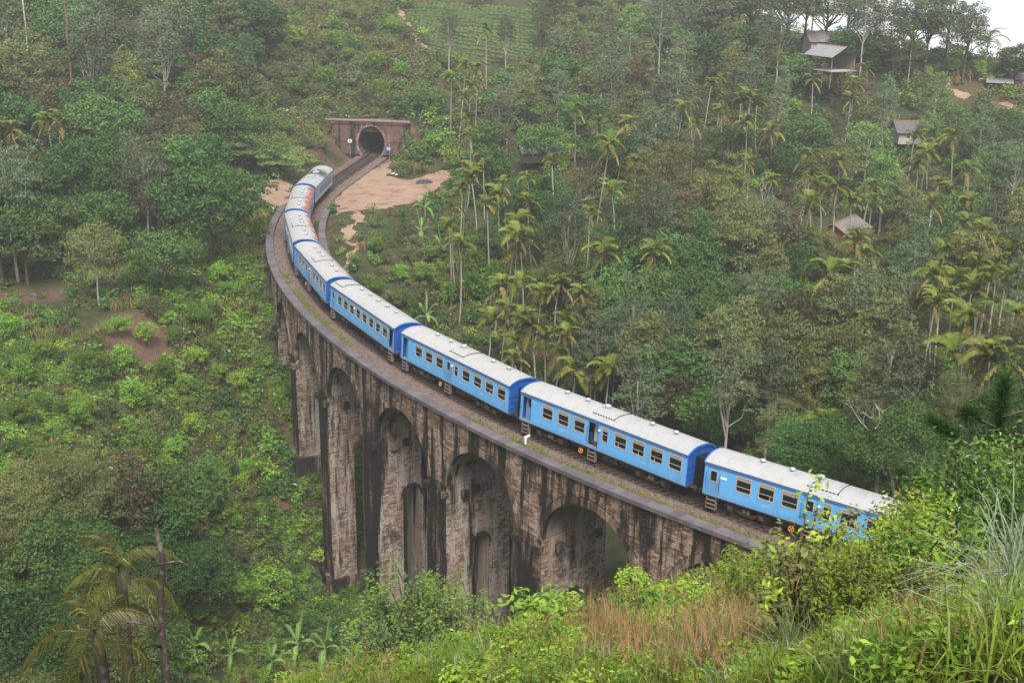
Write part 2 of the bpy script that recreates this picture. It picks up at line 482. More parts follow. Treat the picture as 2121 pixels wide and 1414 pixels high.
HILLPATHS = [ribbon([(812, 2), (838, 40), (850, 70), (882, 108)], 2.0), ribbon([(1995, 146), (1968, 162), (1958, 180), (1975, 192), (2012, 204)], 1.8), ribbon([(2070, 210), (2095, 224), (2121, 236)], 1.6)]
for hp in HILLPATHS: drape('footpath', [hp], m_dirt)

# ------------------------------------------------------------------ viaduct
A_C0, A_SP, A_HALF, CROWN = 13.1, 12.2, 4.6, -2.25
SPRING = CROWN - A_HALF
ARCH_S = [A_C0 + A_SP * k for k in range(9)]
OUT = 3.75
def stone_mat(name, tone, dark, lime, island=True):
    """weathered masonry: brown-grey stone, black run-off streaks, pale lime streaks"""
    m, nt, b = mat(name, 0.8, 0.25)
    if island:
        r1 = nt.nodes.new('ShaderNodeNewGeometry').outputs['Random Per Island']
        oi = nt.nodes.new('ShaderNodeObjectInfo'); ad = nt.nodes.new('ShaderNodeMath'); ad.operation = 'ADD'
        nt.links.new(r1, ad.inputs[0]); nt.links.new(oi.outputs['Random'], ad.inputs[1])
        wv = nt.nodes.new('ShaderNodeTexWhiteNoise'); wv.noise_dimensions = '1D'; nt.links.new(ad.outputs[0], wv.inputs['W'])
        base = mixc(nt, wv.outputs['Value'], [q * 0.4 for q in tone], [q * 1.75 for q in tone])
    else:
        base = mixc(nt, noise(nt, 1.5, 6, 0.7), [q * 0.6 for q in tone], [q * 1.3 for q in tone])
    base = mixc(nt, noise(nt, 6, 6, 0.75), base, mixc(nt, 0.5, base, (0.10, 0.055, 0.035)))
    warm = ramp(nt, noise(nt, 0.35, 5, 0.6, (1, 1, 0.5), off=(3, 1, 8)), 0.5, 0.68)
    base = mixc(nt, warm, base, mixc(nt, 0.55, base, (0.20, 0.10, 0.05)))
    lf = ramp(nt, noise(nt, 1.1, 8, 0.72, (1, 1, 0.13), off=(20, 5, 2)), 0.60 - lime, 0.72 - lime)
    base = mixc(nt, lf, base, (0.42, 0.38, 0.335))
    st = ramp(nt, noise(nt, 0.75, 9, 0.72, (1, 1, 0.10), off=(0, 8, 3)), 0.56 - dark, 0.64 - dark)
    base = mixc(nt, st, base, (0.016, 0.013, 0.011))
    st2 = ramp(nt, noise(nt, 0.28, 8, 0.75, (1, 1, 0.5), off=(9, 8, 3)), 0.60 - dark, 0.70 - dark)
    base = mixc(nt, st2, base, (0.022, 0.017, 0.014))
    nt.links.new(base, b.inputs['Base Color'])
    bump(nt, b, noise(nt, 9, 6, 0.7), 0.6, 0.04)
    return m
m_face = stone_mat('stone_spandrel', (0.29, 0.21, 0.15), 0.09, 0.03)
m_pier = stone_mat('stone_pier_front', (0.20, 0.14, 0.10), 0.14, 0.02)
m_side = stone_mat('stone_pier_side', (0.31, 0.235, 0.18), 0.05, 0.12)
m_core = stone_mat('mortar', (0.035, 0.027, 0.022), 0.08, -0.06, False)
m_soffit = stone_mat('stone_soffit', (0.33, 0.28, 0.23), 0.02, 0.10, False)
m_vouss = stone_mat('stone_arch_ring', (0.24, 0.18, 0.13), 0.10, 0.05)
m_cope, nt, b = mat('coping_stone', 0.55, 0.4)
r1 = nt.nodes.new('ShaderNodeObjectInfo').outputs['Random']
cc = mixc(nt, r1, (0.09, 0.077, 0.083), (0.145, 0.125, 0.132))
cc = mixc(nt, ramp(nt, noise(nt, 1.2, 7, 0.7), 0.5, 0.72), cc, (0.055, 0.045, 0.048))
nt.links.new(cc, b.inputs['Base Color']); bump(nt, b, noise(nt, 14, 5, 0.6), 0.3, 0.02)

viaduct = tag(obj('viaduct', None, loc=tpt(60, 0, gz1(*tpt(60, 0, 0)[:2]))), 'tall curved stone viaduct with round arches carrying the blue train', 'viaduct')
_vl = np.array(viaduct.location)
def vobj(name, me, **kw): 
    o = obj(name, me, viaduct, **kw)
    o.matrix_parent_inverse = Matrix.Translation(-Vector(_vl))
    return o
def arch_z(ds): return SPRING + math.sqrt(max(0.0, A_HALF ** 2 - ds ** 2))
BASE = {}
def base_z(s):
    return min(gz1(*tpt(s, o, 0)[:2]) for o in (-4, 0, 4)) - 2.0
# the core behind the facing: piers, spandrels, vaults, deck
core = MB(); soff = MB()
def quad(m_, *P): m_.add(np.array(P), [[0, 1, 2, 3]])
TOP = -0.34
IN = -3.75
fo, fi = OUT - 0.05, IN + 0.05
OPEN_HALF, OPEN_TOP = 0.95, -12.6
def open_ok(j): return j in (1, 2, 3, 4, 5)
edges = [(V0, ARCH_S[0] - A_HALF)] + [(ARCH_S[k] + A_HALF, ARCH_S[k + 1] - A_HALF) for k in range(8)] + [(ARCH_S[8] + A_HALF, V1)]
PIERS = []
for j, (sa, sb2) in enumerate(edges):
    zb_ = min(base_z(sa), base_z(sb2)); PIERS.append((sa, sb2, zb_))
    ss = np.linspace(sa, sb2, 2 if sb2 - sa < 5 else 6)
    for q in range(len(ss) - 1):
        p0, p1 = ss[q], ss[q + 1]
        quad(core, tpt(p0, fo, zb_), tpt(p0, fo, TOP), tpt(p1, fo, TOP), tpt(p1, fo, zb_))
        quad(core, tpt(p0, fi, zb_), tpt(p1, fi, zb_), tpt(p1, fi, TOP), tpt(p0, fi, TOP))
    for sE in (sa, sb2):
        sg = 1 if sE == sa else -1
        if open_ok(j):
            n_ = 10
            th = np.linspace(0, np.pi, n_ + 1)
            oy, oz = OPEN_HALF * np.cos(th), OPEN_TOP - OPEN_HALF + OPEN_HALF * np.sin(th)
            quad(core, tpt(sE, fo, zb_), tpt(sE, fo, SPRING), tpt(sE, OPEN_HALF, SPRING), tpt(sE, OPEN_HALF, zb_))
            quad(core, tpt(sE, fi, zb_), tpt(sE, fi, SPRING), tpt(sE, -OPEN_HALF, SPRING), tpt(sE, -OPEN_HALF, zb_))
            for q in range(n_):
                quad(core, tpt(sE, oy[q], oz[q]), tpt(sE, oy[q], SPRING), tpt(sE, oy[q + 1], SPRING), tpt(sE, oy[q + 1], oz[q + 1]))
        else:
            quad(core, tpt(sE, fo, zb_), tpt(sE, fo, SPRING), tpt(sE, fi, SPRING), tpt(sE, fi, zb_))
    if open_ok(j):
        prof = [(OPEN_HALF, zb_)] + list(zip(oy, oz)) + [(-OPEN_HALF, zb_)]
        for q in range(len(prof) - 1):
            quad(soff, tpt(sa, *prof[q]), tpt(sb2, *prof[q]), tpt(sb2, *prof[q + 1]), tpt(sa, *prof[q + 1]))
for k, sc_ in enumerate(ARCH_S):
    th = np.linspace(np.pi, 0, 25)
    ds, dz = A_HALF * np.cos(th), SPRING + A_HALF * np.sin(th)
    for q in range(24):
        s0, s1, z0, z1 = sc_ + ds[q], sc_ + ds[q + 1], dz[q], dz[q + 1]
        quad(core, tpt(s0, fo, z0), tpt(s0, fo, TOP), tpt(s1, fo, TOP), tpt(s1, fo, z1))
        quad(core, tpt(s0, fi, z0), tpt(s1, fi, z1), tpt(s1, fi, TOP), tpt(s0, fi, TOP))
        quad(soff, tpt(s0, fo, z0), tpt(s1, fo, z1), tpt(s1, fi, z1), tpt(s0, fi, z0))
ss = np.linspace(V0, V1, 120)
for q in range(119):
    quad(core, tpt(ss[q], fo, TOP), tpt(ss[q], fi, TOP), tpt(ss[q + 1], fi, TOP), tpt(ss[q + 1], fo, TOP))
quad(core, tpt(V0, fo, -6), tpt(V0, fo, TOP), tpt(V0, fi, TOP), tpt(V0, fi, -6))
quad(core, tpt(V1, fo, -6), tpt(V1, fo, TOP), tpt(V1, fi, TOP), tpt(V1, fi, -6))
vobj('masonry_core', core.build('masonry_core', m_core))
vobj('vault', soff.build('vault', m_soffit))['kind'] = 'stuff'

# facing stones, laid course by course
CH, BL, J = 0.2, 0.5, 0.045
BRK = []          # (kind, corners(8x3))
def lay(run_fn, to_pt, z_lo, z_hi, kind, seed):
    r = np.random.default_rng(seed)
    nC = int((z_hi - z_lo) / CH)
    for c_ in range(nC):
        z0 = z_hi - (c_ + 1) * CH; z1 = z0 + CH - J
        for a0, a1 in run_fn((z0 + z1) / 2, z0, z1):
            x = a0 - (0 if c_ % 2 else BL / 2)
            while x < a1:
                L_ = BL * r.uniform(0.78, 1.25)
                u0, u1 = max(x, a0), min(x + L_ - J, a1)
                x += L_
                if u1 - u0 < 0.08: continue
                pr = r.uniform(0.028, 0.062)
                BRK.append((kind, to_pt(u0, u1, z0, z1, pr)))
def front_pts(u0, u1, z0, z1, pr):
    return np.array([tpt(u0, fo - 0.01, z0), tpt(u1, fo - 0.01, z0), tpt(u1, fo - 0.01, z1), tpt(u0, fo - 0.01, z1),
                     tpt(u0 , fo + pr, z0), tpt(u1, fo + pr, z0), tpt(u1, fo + pr, z1), tpt(u0, fo + pr, z1)])
RING = 0.58
def spandrel_runs(zm, z0, z1):
    runs, x = [], V0
    for sc_ in ARCH_S:
        if zm < SPRING: break
        R_ = A_HALF + RING
        if z0 < SPRING + R_:
            h = math.sqrt(max(0, R_ ** 2 - max(0, z0 - SPRING) ** 2)) if zm > SPRING else A_HALF
            runs.append((x, sc_ - h)); x = sc_ + h
    runs.append((x, 92.0))
    return [(a, b2) for a, b2 in runs if b2 - a > 0.1 and a < 92]
lay(spandrel_runs, front_pts, SPRING, TOP, 'face', 1)
for j, (sa, sb2, zb_) in enumerate(PIERS[:8]):
    lay(lambda zm, z0, z1: [(sa + 0.0, sb2 - 0.0)], front_pts, max(zb_ + 1.0, -29), SPRING, 'pier', 10 + j)
    # the side of the pier that faces the viewer (through the arch on its near side)
    if j >= 1:
        def side_pts(u0, u1, z0, z1, pr, s_=sa):
            return np.array([tpt(s_ + 0.01, u0, z0), tpt(s_ + 0.01, u1, z0), tpt(s_ + 0.01, u1, z1), tpt(s_ + 0.01, u0, z1),
                             tpt(s_ - pr * .8, u0, z0), tpt(s_ - pr * .8, u1, z0), tpt(s_ - pr * .8, u1, z1), tpt(s_ - pr * .8, u0, z1)])
        def side_runs(zm, z0, z1, j=j):
            if open_ok(j) and z0 < OPEN_TOP + 0.25:
                h = OPEN_HALF + 0.03 if z1 < OPEN_TOP - OPEN_HALF else math.sqrt(max(0, (OPEN_HALF + .27) ** 2 - max(0, z0 - OPEN_TOP + OPEN_HALF) ** 2))
                return [(fi, -h), (h, fo + 0.04)]
            return [(fi, fo + 0.04)]
        lay(side_runs, side_pts, max(zb_ + 1.0, -29), SPRING, 'side', 40 + j)
# the stones that show largest are single parts, the rest one part for each kind
cen = np.array([b_[1][4:].mean(0) for b_ in BRK])
px, py, dep = proj(cen)
sz = np.array([np.linalg.norm(b_[1][5] - b_[1][4]) * (b_[1][7][2] - b_[1][4][2]) for b_ in BRK]) / dep ** 2
vis = (px > 0) & (px < 1640) & (py < 1414) & np.array([b_[0] == 'face' for b_ in BRK]) & (py < 1130 - 0.0 * px)
order = np.argsort(-np.where(vis, sz, 0))
single = set(order[:300].tolist())
BF = [[4, 5, 6, 7], [0, 1, 5, 4], [3, 7, 6, 2], [1, 2, 6, 5], [0, 4, 7, 3]]
MATK = {'face': m_face, 'pier': m_pier, 'side': m_side}
rest = {'face': MB(), 'pier': MB(), 'side': MB()}
for i, (k_, P) in enumerate(BRK):
    if i in single:
        o = vobj('brick', MB().add(P - P.mean(0), BF).build('brick', MATK[k_])); o.location = [float(q) for q in P.mean(0)]
    else: rest[k_].add(P, BF)
for k_, nm in (('face', 'spandrel_brickwork'), ('pier', 'pier_brickwork'), ('side', 'pier_side_brickwork')):
    tag(vobj(nm, rest[k_].build(nm, MATK[k_])), kind='stuff')
# arch rings, imposts, projecting blocks
r_ = np.random.default_rng(3)
def hexa(P): return MB().add(P - P.mean(0), [[0, 1, 2, 3], [4, 7, 6, 5], [0, 4, 5, 1], [1, 5, 6, 2], [2, 6, 7, 3], [3, 7, 4, 0]])
def hex_part(name, P, m_):
    P = np.asarray(P); o = vobj(name, hexa(P).build(name, m_)); o.location = [float(q) for q in P.mean(0)]; return o
for k, sc_ in enumerate(ARCH_S[:7]):
    n_ = 25
    th = np.linspace(0, np.pi, n_ + 1)
    for q in range(n_):
        t0, t1 = th[q] + 0.003, th[q + 1] - 0.003
        pr = OUT + r_.uniform(0.03, 0.06); ro = A_HALF + RING - 0.01 + r_.uniform(-0.03, 0.0); ri = A_HALF - 0.03
        if q == n_ // 2: pr += 0.05; ro += 0.06
        P = [tpt(sc_ + rr * math.cos(t_), of, SPRING + rr * math.sin(t_)) for of in (pr, fo - 0.4) for rr, t_ in ((ri, t0), (ro, t0), (ro, t1), (ri, t1))]
        hex_part('voussoir', P, m_vouss)
for j, (sa, sb2, zb_) in enumerate(PIERS[:8]):
    if j < 1: continue
    for s0, s1 in ((sa - 0.1, sa + 0.55), (sb2 - 0.55, sb2 + 0.1)):
        P = [tpt(s_, of, z_) for z_ in (SPRING - 1.05, SPRING - 0.5) for s_, of in ((s0, fo - 0.1), (s1, fo - 0.1), (s1, OUT + 0.42), (s0, OUT + 0.42))]
        hex_part('impost_block', P, m_pier)
    for of, zz in ((1.9, SPRING - 1.1), (0.75, SPRING - 0.85), (-2.6, SPRING - 1.3)):
        w_ = 0.34
        P = [tpt(s_, o_, z_) for z_ in (zz - 0.36, zz + 0.36) for s_, o_ in ((sa + 0.1, of - w_), (sa + 0.1, of + w_), (sa - 0.38, of + w_), (sa - 0.38, of - w_))]
        hex_part('putlog_block', P, m_vouss)
    # stepped plinth at the foot
    if zb_ < -22:
        zt = zb_ + 4.2
        P = [tpt(s_, o_, z_) for z_, g in ((zb_, 0.55), (zt, 0.5), ) for s_, o_ in ((sa - g, -4.3), (sb2 + g, -4.3), (sb2 + g, 4.3), (sa - g, 4.3))]
        hex_part('plinth', P, m_pier)
# coping stones on both parapets
for side, (o0, o1, e0, e1, zt) in {'out': (3.03, 3.98, V0, V1 + 9, 0.0), 'in': (-3.03, -3.98, V0 + 6, V1 + 9, 0.12)}.items():
    s_ = e0
    while s_ < e1:
        L_ = r_.uniform(0.85, 1.15)
        z0, z1 = zt - 0.33, zt + r_.uniform(-0.012, 0.012)
        P = [tpt(q, o_, z_) for z_ in (z0, z1) for q, o_ in ((s_, o0), (s_ + L_ - 0.012, o0), (s_ + L_ - 0.012, o1), (s_, o1))]
        if side == 'in': P = [P[i] for i in (0, 3, 2, 1, 4, 7, 6, 5)]
        hex_part('coping_stone', P, m_cope)
        s_ += L_
ss = np.linspace(V0, V1 + 9, 140)
for o0, o1, zt in ((3.1, fo, -0.33), (-3.1, fi, -0.2)):
    par = MB()
    for q in range(139):
        P = [tpt(s_, o_, z_) for s_, o_, z_ in ((ss[q], o0, -1.2), (ss[q + 1], o0, -1.2), (ss[q + 1], o0, zt), (ss[q], o0, zt), (ss[q], o1, -1.2), (ss[q + 1], o1, -1.2), (ss[q + 1], o1, zt), (ss[q], o1, zt))]
        par.add(np.array(P), [[0, 1, 2, 3], [4, 7, 6, 5], [3, 2, 6, 7]])
    vobj('parapet_wall', par.build('parapet_wall', m_core))

# ------------------------------------------------------------------ ballast, sleepers, rails
m_bal, nt, b = mat('ballast', 0.9, 0.2)
vor = nt.nodes.new('ShaderNodeTexVoronoi'); vor.inputs['Scale'].default_value = 9.0
g_ = nt.nodes.new('ShaderNodeNewGeometry'); nt.links.new(g_.outputs['Position'], vor.inputs['Vector'])
cc = mixc(nt, noise(nt, 0.25, 5, 0.65), (0.14, 0.10, 0.085), (0.25, 0.175, 0.14))
sp = nt.nodes.new('ShaderNodeSeparateColor'); nt.links.new(vor.outputs['Color'], sp.inputs[0])
cc = mixc(nt, sp.outputs[0], mixc(nt, 0.6, cc, (0.03, 0.025, 0.025)), cc)
at = N(nt, 'ShaderNodeAttribute', _attribute_name='off')
ol = nt.nodes.new('ShaderNodeMath'); ol.operation = 'MULTIPLY_ADD'; ol.inputs[1].default_value = 0.9
nt.links.new(noise(nt, 1.4, 6, 0.7), ol.inputs[0]); nt.links.new(at.outputs['Fac'], ol.inputs[2])
cc = mixc(nt, ramp(nt, ol.outputs[0], 1.7, 2.15), mixc(nt, noise(nt, 5, 5, 0.7), (0.035, 0.026, 0.024), (0.085, 0.062, 0.055)), cc)
nt.links.new(cc, b.inputs['Base Color']); bump(nt, b, vor.outputs['Distance'], 0.8, 0.08)
tb = MB(); offs = np.array([-3.06, -2.4, -1.75, -0.9, 0, 0.9, 1.75, 2.4, 3.06])
ss = np.arange(-66, S_PORTAL + 30, 0.7)
Z0 = np.array([-0.42, -0.36, -0.30, -0.235, -0.225, -0.20, -0.19, -0.27, -0.34])
G = np.stack([tpt(ss, o_, Z0[i] + 0.03 * _vn(ss, ss * 0 + i, 1.3, 4)) for i, o_ in enumerate(offs)], 1)
id_ = np.arange(len(ss) * 9).reshape(-1, 9)
tb.add(G.reshape(-1, 3), np.stack([id_[:-1, :-1], id_[1:, :-1], id_[1:, 1:], id_[:-1, 1:]], -1).reshape(-1, 4))
me = tb.build('track_bed', m_bal, True)
a_ = me.attributes.new('off', 'FLOAT', 'POINT'); a_.data.foreach_set('value', np.tile(np.abs(offs), len(ss)).astype(np.float32))
tag(obj('track_bed', me), kind='structure')
# loose ballast stones
bs = MB(); nb = 9000
sb_ = r_.uniform(-5, 178, nb); ob_ = np.clip(r_.normal(0, 1.35, nb), -2.9, 2.9)
zb_ = np.interp(ob_, offs, Z0) + 0.02
ctr = tpt(sb_, ob_, zb_)
oct_ = np.array([[1, 0, 0], [-1, 0, 0], [0, 1, 0], [0, -1, 0], [0, 0, 1]], float)
Vb = ctr[:, None] + oct_[None] * r_.uniform(0.03, 0.085, (nb, 5, 1))
Fb = (np.arange(nb) * 5)[:, None, None] + np.array([[0, 2, 4], [2, 1, 4], [1, 3, 4], [3, 0, 4]])[None]
bs.add(Vb.reshape(-1, 3), Fb.reshape(-1, 3))
tag(obj('ballast_stones', bs.build('ballast_stones', m_bal)), 'loose brown ballast stones between the sleepers', 'gravel', kind='stuff')

m_slp = plain('sleeper_wood', (0.045, 0.032, 0.028), 0.75, 0.3, var=0.5, scale=8)
m_rail = plain('rail_steel', (0.11, 0.065, 0.05), 0.45, 0.5, 0.6, var=0.4, scale=4)
rail_root = tag(obj('railway_track', None, loc=(28, 66.6, -0.4)), 'single railway track curving over the viaduct into the tunnel', 'railway track')
def robj(name, me):
    o = obj(name, me, rail_root); o.matrix_parent_inverse = Matrix.Translation(-Vector(rail_root.location)); return o
me_sl = MB().box((0, 0, 0), (0.25, 2.75, 0.16)).build('sleeper', m_slp)
for i, s_ in enumerate(np.arange(-20, 179, 0.68)):
    x, y, tx, ty = track(s_); ca = CANT * (1 - _ss((s_ - 148) / 20))
    o = robj('sleeper', me_sl)
    X = Vector((tx, ty, 0)); Yc = Vector((-ty * math.cos(ca), tx * math.cos(ca), math.sin(ca))); Zc = X.cross(Yc)
    j_ = r_.uniform(-0.03, 0.03)
    Mx = Matrix(((X.x, Yc.x, Zc.x, x), (X.y, Yc.y, Zc.y, y), (X.z, Yc.z, Zc.z, -0.22))).to_4x4()
    o.matrix_basis = Mx @ Matrix.Rotation(j_, 4, 'Z')
prof = [(-0.07, -0.155), (0.07, -0.155), (0.07, -0.135), (0.012, -0.12), (0.012, -0.045), (0.036, -0.035), (0.036, 0), (-0.036, 0), (-0.036, -0.035), (-0.012, -0.045), (-0.012, -0.12), (-0.07, -0.135)]
for off in (-0.87, 0.87):
    ss = np.arange(-66, S_PORTAL + 25, 1.0); k = len(prof)
    V_ = []
    for s_ in ss:
        ca = CANT * (1 - _ss((s_ - 148) / 20))
        V_ += [tpt(s_, off + a, off * math.sin(ca) + z_) for a, z_ in prof]
    F_ = [[i * k + j, (i + 1) * k + j, (i + 1) * k + (j + 1) % k, i * k + (j + 1) % k] for i in range(len(ss) - 1) for j in range(k)]
    robj('rail', MB().add(np.array(V_), F_).build('rail', m_rail))

# ------------------------------------------------------------------ tunnel portal
m_port = stone_mat('stone_portal', (0.125, 0.08, 0.065), 0.05, -0.03, False)
m_portring = stone_mat('stone_portal_ring', (0.21, 0.145, 0.12), 0.0, -0.02)
m_inside = plain('tunnel_lining', (0.10, 0.075, 0.07), 0.8, 0.2, var=0.5, scale=1.2)
X0, Y0, tx, ty = track(S_PORTAL)
portal = tag(obj('tunnel_portal', None, loc=(X0, Y0, -0.4)), 'brown stone tunnel mouth with a flat coping at the foot of the hill', 'tunnel')
pm = Matrix(((ty, tx, 0, X0), (-tx, ty, 0, Y0), (0, 0, 1, 0), (0, 0, 0, 1)))     # local x to the right, y into the hill
portal.matrix_world = pm
def pobj(name, me, loc=None): 
    return obj(name, me, portal, loc=loc)
def shoe(th, g=0.0):
    """horseshoe outline, th 0..pi from right foot over the crown to left foot"""
    t = np.asarray(th) 
    a_, zc = 2.55 + g, 2.35
    ang = -0.82 + t / np.pi * (np.pi + 1.64)
    x = a_ * np.cos(ang) * np.where(np.sin(ang) > 0, 1, 1.0); z = zc + (3.1 + g) * np.sin(ang)
    return x, np.maximum(z, -0.45)
th = np.linspace(0, np.pi, 33)
sx, sz_ = shoe(th)
wall = MB(); PW0, PW1, PT = -8.6, 7.3, 6.35
zlow = -1.0
# face: strips from the outline up / out to the wall edges
outx = np.clip(sx * 3.2, PW0, PW1); top = np.full(33, PT)
for q in range(32):
    xa, xb, za, zb2 = sx[q], sx[q + 1], sz_[q], sz_[q + 1]
    wall.add([(xa, 0, za), (xb, 0, zb2), (xb, 0, PT), (xa, 0, PT)] if za > 2.35 and zb2 > 2.35 else [(xa, 0, za), (xb, 0, zb2), ((PW1 if xa > 0 else PW0), 0, zb2), ((PW1 if xa > 0 else PW0), 0, za)], [[0, 1, 2, 3]])
mid = sx[sz_ > 2.35]
for x0, x1 in ((PW0, mid.min()), (mid.max(), PW1)):
    wall.add([(x0, 0, 2.35), (x1, 0, 2.35), (x1, 0, PT), (x0, 0, PT)], [[0, 1, 2, 3]])
wall.add([(PW0, 0, PT), (PW1, 0, PT), (PW1, 1.2, PT), (PW0, 1.2, PT)], [[0, 1, 2, 3]])
wall.add([(PW0, 0, -1), (PW0, 0, PT), (PW0, 1.2, PT), (PW0, 1.2, -1)], [[0, 1, 2, 3]]); wall.add([(PW1, 0, -1), (PW1, 1.2, -1), (PW1, 1.2, PT), (PW1, 0, PT)], [[0, 1, 2, 3]])
pobj('portal_wall', wall.build('portal_wall', m_port))
bore = MB(); dd = np.array([0, 1.5, 4, 9, 18, 30])
for q in range(32):
    for k in range(5):
        bore.add([(sx[q], dd[k], sz_[q]), (sx[q], dd[k + 1], sz_[q]), (sx[q + 1], dd[k + 1], sz_[q + 1]), (sx[q + 1], dd[k], sz_[q + 1])], [[0, 1, 2, 3]])
bore.add([(-4, 30, -1), (4, 30, -1), (4, 30, 6.2), (-4, 30, 6.2)], [[0, 1, 2, 3]])
pobj('bore', bore.build('bore', m_inside))
gx, gzz = shoe(th, 0.42)
for q in range(0, 32):
    P = np.array([(sx[q] * 1.0, -0.06, sz_[q]), (gx[q], -0.06, gzz[q]), (gx[q + 1], -0.06, gzz[q + 1]), (sx[q + 1], -0.06, sz_[q + 1]), (sx[q], 0.5, sz_[q]), (gx[q], 0.5, gzz[q]), (gx[q + 1], 0.5, gzz[q + 1]), (sx[q + 1], 0.5, sz_[q + 1])])
    P[:, 0] += 0; c_ = P.mean(0)
    pobj('ring_stone', MB().add((P - c_) * 0.97, [[0, 1, 2, 3], [4, 7, 6, 5], [0, 4, 5, 1], [1, 5, 6, 2], [2, 6, 7, 3], [3, 7, 4, 0]]).build('ring_stone', m_portring), c_)
m_pcope = plain('portal_coping', (0.22, 0.165, 0.145), 0.7, var=0.35, scale=2)
for q in range(14):
    w_ = (PW1 - PW0 + 0.6) / 14
    pobj('coping_stone', MB().box((0, 0, 0), (w_ - 0.02, 1.0, 0.3)).build('coping_stone', m_pcope), (PW0 - 0.3 + w_ * (q + 0.5), 0.32, PT + 0.152))
pobj('string_course', MB().box((0, 0, 0), (PW1 - PW0, 0.2, 0.16)).build('string_course', m_port), ((PW0 + PW1) / 2, -0.08, PT - 0.35))

cap = MB()
cx_ = np.linspace(PW0 - 1.5, PW1 + 1.5, 12)
for q in range(11):
    cap.add([(cx_[q], 0.7, PT - 0.05), (cx_[q + 1], 0.7, PT - 0.05), (cx_[q + 1], 4.2, PT + 0.75), (cx_[q], 4.2, PT + 0.75)], [[0, 1, 2, 3]])
    cap.add([(cx_[q], 0.7, PT - 0.05), (cx_[q + 1], 0.7, PT - 0.05), (cx_[q + 1], 0.7, PT - 2), (cx_[q], 0.7, PT - 2)], [[0, 1, 2, 3]])
m_earth = plain('earth_cap', (0.10, 0.085, 0.045), 0.9, 0.1, var=0.5, scale=1.5)
pobj('earth_fill', cap.build('earth_fill', m_earth))

# ------------------------------------------------------------------ the train
CL, CGAP, CW, ZB, ZE = 17.0213, 1.2654, 1.552, 1.0, 3.43
def paint(name, col, rough=0.32, var=0.10, dirt=(0.10, 0.12, 0.14), dlo=0.50, dhi=0.80, rustc=None):
    m, nt, b = mat(name, rough, 0.5)
    f = noise(nt, 0.8, 6, 0.65, (1, 1, 0.5), 'obj')
    c = mixc(nt, f, [q * (1 - var) for q in col], [min(1, q * (1 + var)) for q in col])
    d = ramp(nt, noise(nt, 1.6, 8, 0.75, (1, 1, 0.25), 'obj', (5, 2, 8)), dlo, dhi)
    c = mixc(nt, d, c, mixc(nt, 0.5, c, dirt))
    tc = nt.nodes.new('ShaderNodeTexCoord'); sx_ = nt.nodes.new('ShaderNodeSeparateXYZ'); nt.links.new(tc.outputs['Object'], sx_.inputs[0])
    lowz = nt.nodes.new('ShaderNodeMapRange'); lowz.inputs['From Min'].default_value = 1.5; lowz.inputs['From Max'].default_value = 1.0; lowz.inputs['To Max'].default_value = 0.8
    nt.links.new(sx_.outputs['Z'], lowz.inputs['Value'])
    mu = nt.nodes.new('ShaderNodeMath'); mu.operation = 'MULTIPLY'; nt.links.new(lowz.outputs[0], mu.inputs[0]); nt.links.new(noise(nt, 5, 6, 0.7, (1, 1, 0.4), 'obj'), mu.inputs[1])
    c = mixc(nt, mu.outputs[0], c, (0.11, 0.13, 0.15))       # splashed dirt along the sill
    nt.links.new(c, b.inputs['Base Color'])
    return m
m_blue = paint('coach_blue', (0.115, 0.37, 0.70))
m_dblue = paint('coach_dark_blue', (0.010, 0.085, 0.34), 0.35, 0.2, dlo=0.5, dhi=0.8)
m_stripe = paint('cantrail_blue', (0.012, 0.12, 0.42), 0.3)
def roofmat(name, red):
    m, nt, b = mat(name, 0.34, 0.5)
    c = mixc(nt, noise(nt, 0.7, 7, 0.7, (1, 0.35, 1), 'obj'), (0.27, 0.268, 0.265), (0.40, 0.40, 0.405))
    c = mixc(nt, ramp(nt, noise(nt, 2.5, 7, 0.75, (1, 0.2, 1), 'obj', (3, 3, 3)), 0.55, 0.8), c, (0.12, 0.105, 0.095))
    if red > 0:
        tc = nt.nodes.new('ShaderNodeTexCoord'); sx_ = nt.nodes.new('ShaderNodeSeparateXYZ'); nt.links.new(tc.outputs['Object'], sx_.inputs[0])
        ad = nt.nodes.new('ShaderNodeMath'); ad.operation = 'MULTIPLY_ADD'; ad.inputs[1].default_value = 0.24
        nt.links.new(sx_.outputs['Y'], ad.inputs[0]); nt.links.new(noise(nt, 0.9, 7, 0.7, (1, 0.12, 1), 'obj', (1, 5, 5)), ad.inputs[2])
        c = mixc(nt, ramp(nt, ad.outputs[0], 0.92 - red, 0.96 - red), c, (0.27, 0.075, 0.04))
    nt.links.new(c, b.inputs['Base Color'])
    r_ = ramp(nt, noise(nt, 1.3, 5, 0.6, coord='obj'), 0.3, 0.7)
    mr = nt.nodes.new('ShaderNodeMapRange'); mr.inputs['To Min'].default_value = 0.22; mr.inputs['To Max'].default_value = 0.5
    nt.links.new(r_, mr.inputs['Value']); nt.links.new(mr.outputs[0], b.inputs['Roughness'])
    wv = nt.nodes.new('ShaderNodeTexWave'); wv.inputs['Scale'].default_value = 0.33; wv.inputs['Distortion'].default_value = 0.6
    tc = nt.nodes.new('ShaderNodeTexCoord'); nt.links.new(tc.outputs['Object'], wv.inputs['Vector'])
    bump(nt, b, wv.outputs['Fac'], 0.25, 0.02)
    return m
m_roof = [roofmat('coach_roof', 0), roofmat('coach_roof_flaked', 0.13), roofmat('coach_roof_red_primer', 0.22)]
m_frame = plain('window_frame', (0.36, 0.33, 0.29), 0.5, var=0.2, scale=6)
m_shutter = plain('window_shutter', (0.30, 0.265, 0.22), 0.6, var=0.2, scale=5)
m_white = plain('white_paint', (0.72, 0.73, 0.74), 0.45, var=0.1)
m_metal = plain('galvanised', (0.50, 0.52, 0.55), 0.35, 0.5, 0.5, var=0.2, scale=8)
